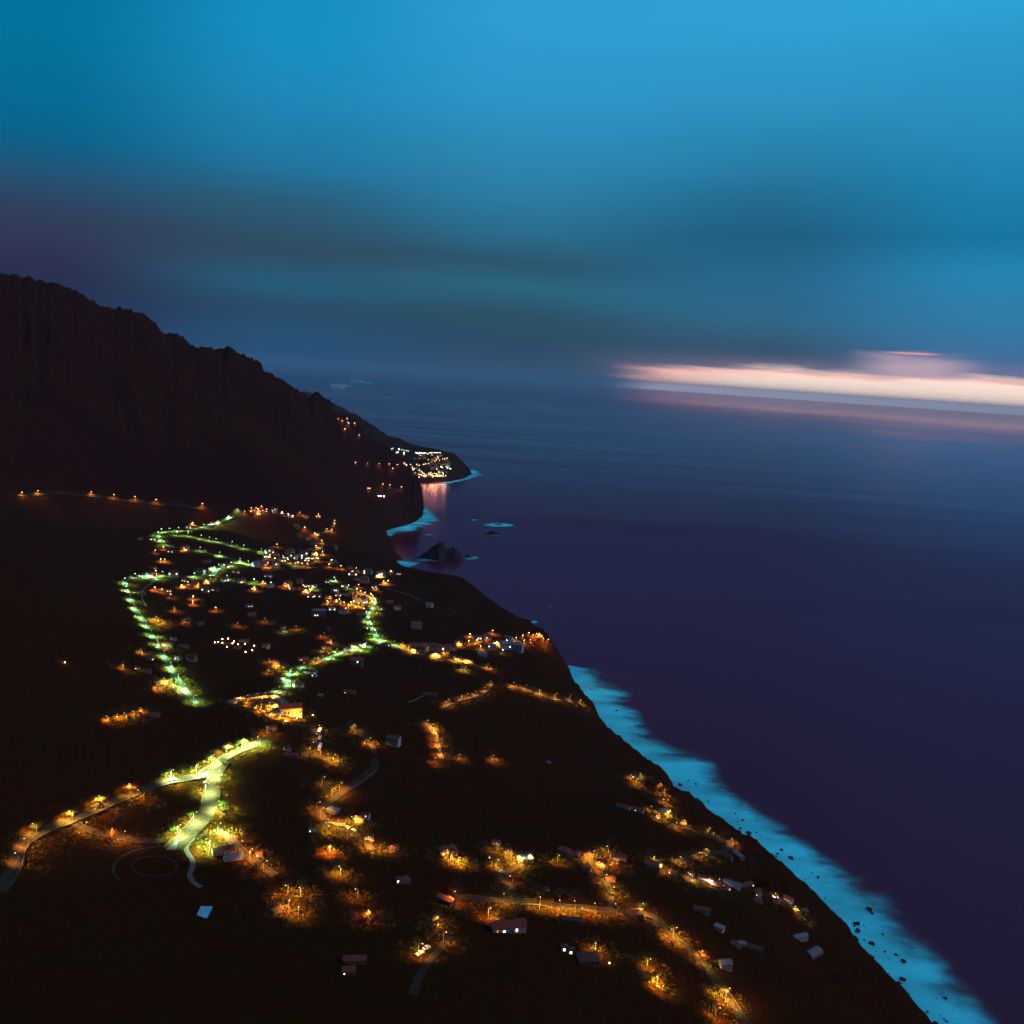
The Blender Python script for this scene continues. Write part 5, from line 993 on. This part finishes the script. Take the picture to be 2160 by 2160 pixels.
# ------------------------------------------------------------------ trees
def crown_mesh(seed, m_, n_cl=26, n_leaf=34, spread=1.0):
    rg = np.random.RandomState(seed); V = []; Fc = []
    cl = []
    for i in range(n_cl):
        d = rg.normal(size=3); d /= np.linalg.norm(d); r = rg.uniform(.35, 1.0)
        cl.append((d[0]*r*spread, d[1]*r*spread, d[2]*r*.62+.15))
    for c_ in cl:
        cr = rg.uniform(.16, .36)
        for k_ in range(n_leaf):
            p_ = np.array(c_)+rg.normal(size=3)*cr*.55; a = rg.normal(size=3); a /= np.linalg.norm(a); b_ = np.cross(a, rg.normal(size=3)); b_ /= np.linalg.norm(b_); s = rg.uniform(.035, .075)
            n0 = len(V); V += [tuple(p_+a*s), tuple(p_+b_*s*.6), tuple(p_-a*s), tuple(p_-b_*s*.6)]; Fc.append((n0, n0+1, n0+2, n0+3))
    mb = MB(); mb.v = V; mb.f = Fc; return mb.me('crown', m_), cl
def trunk_mesh(cl, seed):
    mb = MB(); mb.tube((0, 0, -1.9), (0, 0, -.5), .11, .075, 7)
    for c_ in cl[::3]: mb.tube((0, 0, -.6), c_, .05, .012, 4)
    return mb.me('trunk', M['bark'])
TP = []
for i, (m_, sp_) in enumerate(((M['leaf'], 1.0), (M['leaf2'], 1.1), (M['leaf'], .85), (M['leaf3'], 1.25), (M['leaf2'], .9))):
    cm, cl = crown_mesh(40+i, m_, spread=sp_); TP.append((cm, trunk_mesh(cl, i)))
def tree(x, y, r, proto, label, group):
    cm, tm = TP[proto]; o = thing('tree', at(x, y)+Vector((0, 0, r*.85)), rnd.random()*6, label, 'tree', group)
    link('trunk', tm, o); link('crown', cm, o); o.scale = (r*1.1, r*1.1, r*rnd.uniform(.65, .85))
def tree_px(px, py, rpx, proto, label, group='trees lit by street lamps'):
    p = hit(px, py); r = min(rpx/pxm(p), 5.6); tree(p.x, p.y, r, proto, label, group)
for a in ((77, 1752, 15, 1, 'leafy tree with a yellow lit crown, leftmost on the left road'), (151, 1724, 19, 1, 'broad round tree glowing yellow at the fork of the left road'), (211, 1698, 17, 1, 'ragged yellow lit tree, third along the left road'), (273, 1672, 15, 3, 'thin orange lit tree nearest the junction on the left road'),
          (479, 1584, 13, 1, 'yellow-green tree, left of a pair above the junction road'), (512, 1574, 15, 0, 'bright green tree, right of a pair above the junction road'), (440, 1605, 16, 0, 'low green tree behind the upper junction curb'), (470, 1612, 10, 1, 'small tree below the junction road'), (390, 1630, 15, 0, 'low green bush-like tree left of the junction'),
          (348, 1640, 13, 0, 'dim green tree above the left arm of the junction'), (237, 1765, 14, 3, 'bare orange tree beside the loop road'), (400, 1725, 14, 0, 'green tree inside the wide curve'), (362, 1755, 13, 0, 'green tree above the roundabout'), (472, 1700, 15, 0, 'green tree right of the wide curve'), (478, 1722, 14, 1, 'olive tree right of the wide curve, lower one'), (462, 1665, 10, 3, 'low tree right of the junction'),
          (570, 1570, 13, 1, 'olive tree at the orange end of the junction road'), (541, 1552, 12, 1, 'pale olive tree behind the orange lit bend'), (515, 1755, 14, 3, 'dull red lit tree right of the lane'), (590, 1822, 12, 1, 'olive tree beside the lower end of the lane'), (545, 1838, 12, 1, 'yellow lit tree at the lower left of the lane'),
          (679, 1645, 8, 1, 'small round tree glowing bright yellow'), (694, 1794, 24, 1, 'huge round orange lit tree crown left of centre'), (708, 1832, 17, 1, 'yellow lit spreading tree below the huge round one'), (719, 1826, 8, 0, 'bright small tree beside the spreading one'), (692, 1752, 13, 0, 'yellow-green tree below the first cream house'), (737, 1722, 13, 1, 'yellow lit tree left of the gabled cream house'),
          (783, 1950, 28, 3, 'wide bare red lit tree around a lamp in the foreground'), (760, 1945, 16, 3, 'left neighbour of the wide red lit tree'), (808, 1942, 16, 3, 'right neighbour of the wide red lit tree'), (925, 1932, 12, 0, 'yellow-green crown over a lamp at the bottom centre'), (912, 1956, 20, 1, 'dim olive tree under the yellow-green crown'), (945, 1948, 10, 3, 'dull orange small tree right of the yellow-green crown'), (884, 1998, 13, 1, 'yellow tree beside the two white cars'),
          (608, 1868, 9, 3, 'orange lit tree, upper left of a dark ring'), (635, 1872, 13, 1, 'orange lit tree, upper right of a dark ring'), (607, 1902, 10, 3, 'orange lit tree, lower left of a dark ring'), (632, 1912, 13, 3, 'red lit tree, lower right of a dark ring'),
          (1256, 1988, 11, 1, 'lone bright yellow tree at the lower right centre'), (1364, 2027, 14, 1, 'square yellow lit tree in the lower right'), (1375, 2070, 16, 1, 'yellow lit tree around the lowest lamp pole'), (1392, 2078, 9, 3, 'small tree right of the lowest lamp pole'), (1524, 2098, 18, 1, 'golden tree on the bottom bend of the southern road'), (1512, 2118, 12, 3, 'orange tree just below the bottom bend'),
          (1348, 1916, 8, 0, 'small pale green tree, left of a pair above the road'), (1359, 1914, 9, 0, 'small pale green tree, right of a pair above the road'), (1420, 1964, 10, 1, 'ring shaped yellow tree beside the southern road'), (1478, 2024, 14, 3, 'orange lit scraggy tree beside the southern road'), (1283, 1788, 13, 1, 'bright yellow tree above the orange hut'), (1371, 1811, 14, 1, 'yellow tree behind the big red roof'), (1440, 1815, 13, 1, 'yellow-green tree left along the bend'),
          (1493, 1803, 14, 1, 'orange lit tree inside the hairpin bend'), (1492, 1756, 13, 1, 'olive tree on the upper arm of the hairpin'), (1530, 1768, 13, 3, 'orange tree outside the hairpin'), (1427, 1738, 10, 1, 'olive tree left of the small red hut'), (1376, 1717, 12, 1, 'yellow lit tree left of the bright wall'), (1403, 1670, 9, 1, 'yellow tree on the slope just above the surf'), (1332, 1638, 7, 1, 'small yellow tree at the end of the surf slope'), (1398, 1690, 10, 3, 'orange tree below the surf slope lamp'),
          (1274, 1850, 9, 1, 'yellow tree on the steep rise'), (1290, 1888, 8, 1, 'yellow tree at the foot of the steep rise'), (1063, 1886, 14, 1, 'olive tree left of the short lane'), (1136, 1890, 18, 1, 'olive tree bank right of the short lane'), (1212, 1900, 22, 3, 'orange lit tree bank above the southern road'), (1180, 1896, 16, 1, 'olive lit tree between two banks above the southern road'), (1122, 1808, 10, 1, 'yellow tree right of the tan roofed house'), (1060, 1800, 10, 0, 'green tree left of the tan roofed house'),
          (1240, 1802, 9, 1, 'small yellow tree among the red roofs'), (960, 1884, 16, 3, 'orange lit tree at the left end of the southern road'), (950, 1812, 16, 1, 'yellow lit shrubby tree below the lone red roof'), (975, 1594, 9, 1, 'small yellow tree right of the dark lane'), (1040, 1596, 12, 3, 'orange tree group far right of the dark lane'), (914, 1604, 8, 3, 'small olive tree left of the dark lane'),
          (742, 1540, 12, 1, 'olive tree patch on the upper hill lane'), (777, 1562, 12, 1, 'orange tree on the hill lane'), (407, 1262, 10, 1, 'orange lit tree below the orange cluster'), (366, 1446, 11, 0, 'pale cold lit tree beside the floodlights'), (466, 1482, 8, 0, 'bright green tree at the left of the pergolas'), (606, 1414, 9, 0, 'bright green tree at the green street bend'), (614, 1426, 8, 0, 'dark green tree inside the green street bend'),
          (698, 1352, 11, 3, 'orange tree above the long green lit building'), (1039, 1332, 9, 1, 'yellow bush-like tree behind the cape houses'), (1205, 1472, 12, 1, 'bright yellow-green tree at the cliff end of the lane'), (1219, 1478, 9, 1, 'last yellow-green tree before the cliff'), (824, 1230, 10, 1, 'golden tree at the seaward end of the ridge street'), (326, 1209, 9, 3, 'orange tree above the white house row'), (335, 1308, 11, 1, 'yellow tree under the bright yellow lamp'),
          (300, 1374, 8, 1, 'yellow tree left of the straight road'), (260, 1403, 8, 3, 'dull orange tree far left of the straight road'), (265, 1507, 13, 3, 'orange tree in the middle of the far left hedge'), (285, 1504, 11, 3, 'orange tree at the right of the far left hedge'), (240, 1511, 10, 3, 'orange tree at the left of the far left hedge'), (588, 1152, 8, 3, 'orange tree above the upper village'), (682, 1168, 9, 1, 'golden tree on the eastern village road'), (679, 1144, 7, 1, 'golden tree higher on the eastern village road'),
          (535, 1242, 8, 3, 'orange tree left of the middle village street'), (430, 1210, 8, 0, 'deep green tree at the green street junction'), (484, 1219, 8, 0, 'deep green tree right of the green junction'), (707, 1222, 9, 0, 'vivid green tree above the middle village'), (796, 1272, 8, 0, 'green tree beside the church bend'), (760, 1330, 9, 0, 'dim green tree left of the winding road')):
    tree_px(*a)
# low scrub around the lamps: ground cover nobody could count
rg = np.random.RandomState(5); V = []; hp = np.array(house_pos)
for (x, y, k, pw, gl) in lamp_pos:
    r0 = math.hypot(x, y)
    if r0 > 2000 or gl: continue
    for _ in range(int(120 if r0 < 1300 else 50)):
        a = rg.rand()*6.283; q = 2+16*rg.rand()**.8; X, Y = x+math.cos(a)*q, y+math.sin(a)*q
        if on_road(X, Y, 1.0) or (np.hypot(hp[:, 0]-X, hp[:, 1]-Y) < hp[:, 2]).any(): continue
        Z_ = gz(X, Y); s0 = rg.choice([.6, .9, 1.3, 2.0, 2.9], p=[.25, .3, .25, .14, .06])
        for j in range(9):
            p_ = np.array((X, Y, Z_+.35*s0))+rg.normal(size=3)*np.array((.6, .6, .35))*s0; a_ = rg.normal(size=3); a_ /= np.linalg.norm(a_); b_ = np.cross(a_, rg.normal(size=3)); b_ /= np.linalg.norm(b_)
            s = rg.uniform(.2, .42)*s0; V += [p_+a_*s, p_+b_*s*.6, p_-a_*s, p_-b_*s*.6]
V = np.array(V); nq = len(V)//4; me = bpy.data.meshes.new('scrub'); me.from_pydata(V.tolist(), [], [(4*i, 4*i+1, 4*i+2, 4*i+3) for i in range(nq)]); me.materials.append(M['scrubleaf'])
tag(link('scrub', me), kind='stuff')
# ------------------------------------------------------------------ the town on the second headland
tl = [(826, 949), (829, 948), (841, 949), (842, 951), (848, 951), (853, 952), (858, 953), (862, 954), (839, 956), (836, 958), (852, 957), (852, 961)]
tl += [(877+i*3, 957+(i % 3)) for i in range(8)] + [(907+i*3.2, 957) for i in range(8)]
tl += [(887, 963), (895, 966), (902, 960), (911, 962), (923, 965), (924, 969), (920, 972), (917, 975), (914, 978), (917, 979), (927, 973), (933, 970), (938, 970), (943, 969), (942, 974), (903, 972), (893, 982), (898, 981), (904, 980), (884, 984), (879, 982),
       (866, 982), (853, 981), (857, 984), (870, 988), (874, 991), (885, 994), (889, 997), (871, 994), (876, 1000), (930, 987), (933, 989), (941, 987), (944, 990), (950, 991), (948, 985), (921, 992), (925, 998), (909, 999), (935, 1003), (934, 1000), (928, 1006)]
tl += [(880+i*3.2, 1005-2*math.sin(i)) for i in range(18)] + [(892+i*4, 1002-1.5*math.cos(i*2)) for i in range(9)]
tk = {}
g1 = MB(); g1.ball((0, 0, 5.5), 1.05, k=8); p1_ = MB(); p1_.tube((0, 0, -1), (0, 0, 4.6), .2, .15, 5); gm = {}
for kk in ('glow_t', 'glow_c2', 'glow_hg'): gm[kk] = g1.me('globe', M[kk] if kk != 'glow_c2' else M['glow_w'], True)
pm_ = p1_.me('pole', M['steel'])
for i, (px, py) in enumerate(tl):
    p = hit(px, py); kk = 'glow_t' if py > 959 and not (928 < px < 952 and py > 983) else rnd.choice(['glow_c2', 'glow_hg'])
    o = thing('town_lamp', p, 0, 'tiny glowing lamp of the small town on the far headland', 'lamp', 'lamps of the headland town'); link('pole', pm_, o); link('globe', gm[kk], o)
    if i % 5 == 0 or py > 1000 and i % 3 == 0: bulb(o, (0, 0, 8), 'y' if kk == 'glow_t' else 'wg', 16000, .5)
for hi, (px, py, pw) in enumerate(((884, 1009, 3), (897, 1008, 3), (912, 1008, 7), (922, 1007, 4), (940, 1006, 3))):
    p = hit(px, py); o = thing('harbour_lamp', p, 0, f"bright harbour lamp, {place(hi, 5)}on the waterfront below the far headland town", 'lamp', 'harbour lamps'); link('pole', pm_, o); link('globe', gm['glow_t'], o); bulb(o, (0, 0, 9), 'hb', 1100*pw, 2.0)
for i in range(46):
    px = rnd.uniform(872, 948); py = rnd.uniform(960, 1006); house(px, py, 6, rnd.choice('cgu'), rnd.choice([W1, WC]), R1, None, 'tiny pale house of the small town on the far headland', 'houses of the headland town', parts=False)
# ------------------------------------------------------------------ the coast twenty kilometres away
fc = [onz(560, 806), onz(700, 817), onz(735, 818), onz(770, 812), onz(815, 812)]; n1 = 120; P_ = np.zeros((n1, 24, 3)); t = np.linspace(0, 1, n1)
ax = np.interp(t, np.linspace(0, 1, 5), [q.x for q in fc]); ay = np.interp(t, np.linspace(0, 1, 5), [q.y for q in fc])
for j in range(24):
    f_ = 1+j*.012; P_[:, j, 0] = ax*f_; P_[:, j, 1] = ay*f_
    P_[:, j, 2] = -4 + np.minimum(j, 14)*13*np.sin(np.pi*np.clip(t*.98+.01, 0, 1))**.5*(1+.25*fbm(t*9+j*.1, t*0+j*.3, 3))*(1-.4*t)
M['farland'] = mat('haze_tinted_hillside', (.05, .18, .26), (.06, .2, .29), .001, 1)  # haze blue put into the base colour so the hills melt into the air
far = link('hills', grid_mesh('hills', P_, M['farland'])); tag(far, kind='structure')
fb = BVHTree.FromObject(far, bpy.context.evaluated_depsgraph_get()) if False else None
fl = [(657, 798), (668, 799), (675, 799), (702, 804), (713, 800), (720, 800), (716, 806), (726, 803), (727, 806), (720, 806), (740, 802), (745, 802), (750, 804), (759, 806), (762, 806), (766, 807), (775, 807), (780, 808), (785, 808), (699, 812), (701, 813), (704, 814), (711, 811), (714, 813), (719, 813), (722, 813), (726, 813), (729, 813), (731, 814), (719, 816), (722, 817), (724, 817), (710, 815), (706, 814)]
dg = MB(); dg.ball((0, 0, 6), 3.2, k=6); dm = dg.me('distant_light', M['glow_c'])
for px, py in fl:
    p = onz(px, py+1); dist = math.hypot(p.x, p.y); z_ = 0
    if py < 811: p = ond(px, py, math.hypot(fc[2].x, fc[2].y)*1.10)
    else: p = ond(px, py, math.hypot(fc[2].x, fc[2].y)*1.002)
    p.z = max(p.z, 2)
    tag(link('distant_light', dm, None, p), 'pinprick light on the hazy coast at the horizon', 'light', 'lights of the distant coast')

# ------------------------------------------------------------------ render settings
sc.view_settings.view_transform = 'Standard'; sc.view_settings.look = 'None'; sc.view_settings.exposure = 0; sc.view_settings.gamma = 1
sc.render.engine = 'CYCLES'
cy = sc.cycles; cy.use_denoising = True; cy.max_bounces = 4; cy.diffuse_bounces = 2; cy.glossy_bounces = 2; cy.transparent_max_bounces = 8
cy.sample_clamp_indirect = 3; cy.caustics_reflective = False; cy.caustics_refractive = False; cy.use_light_tree = True
cy.use_adaptive_sampling = True; cy.adaptive_threshold = .02
sc.render.film_transparent = False
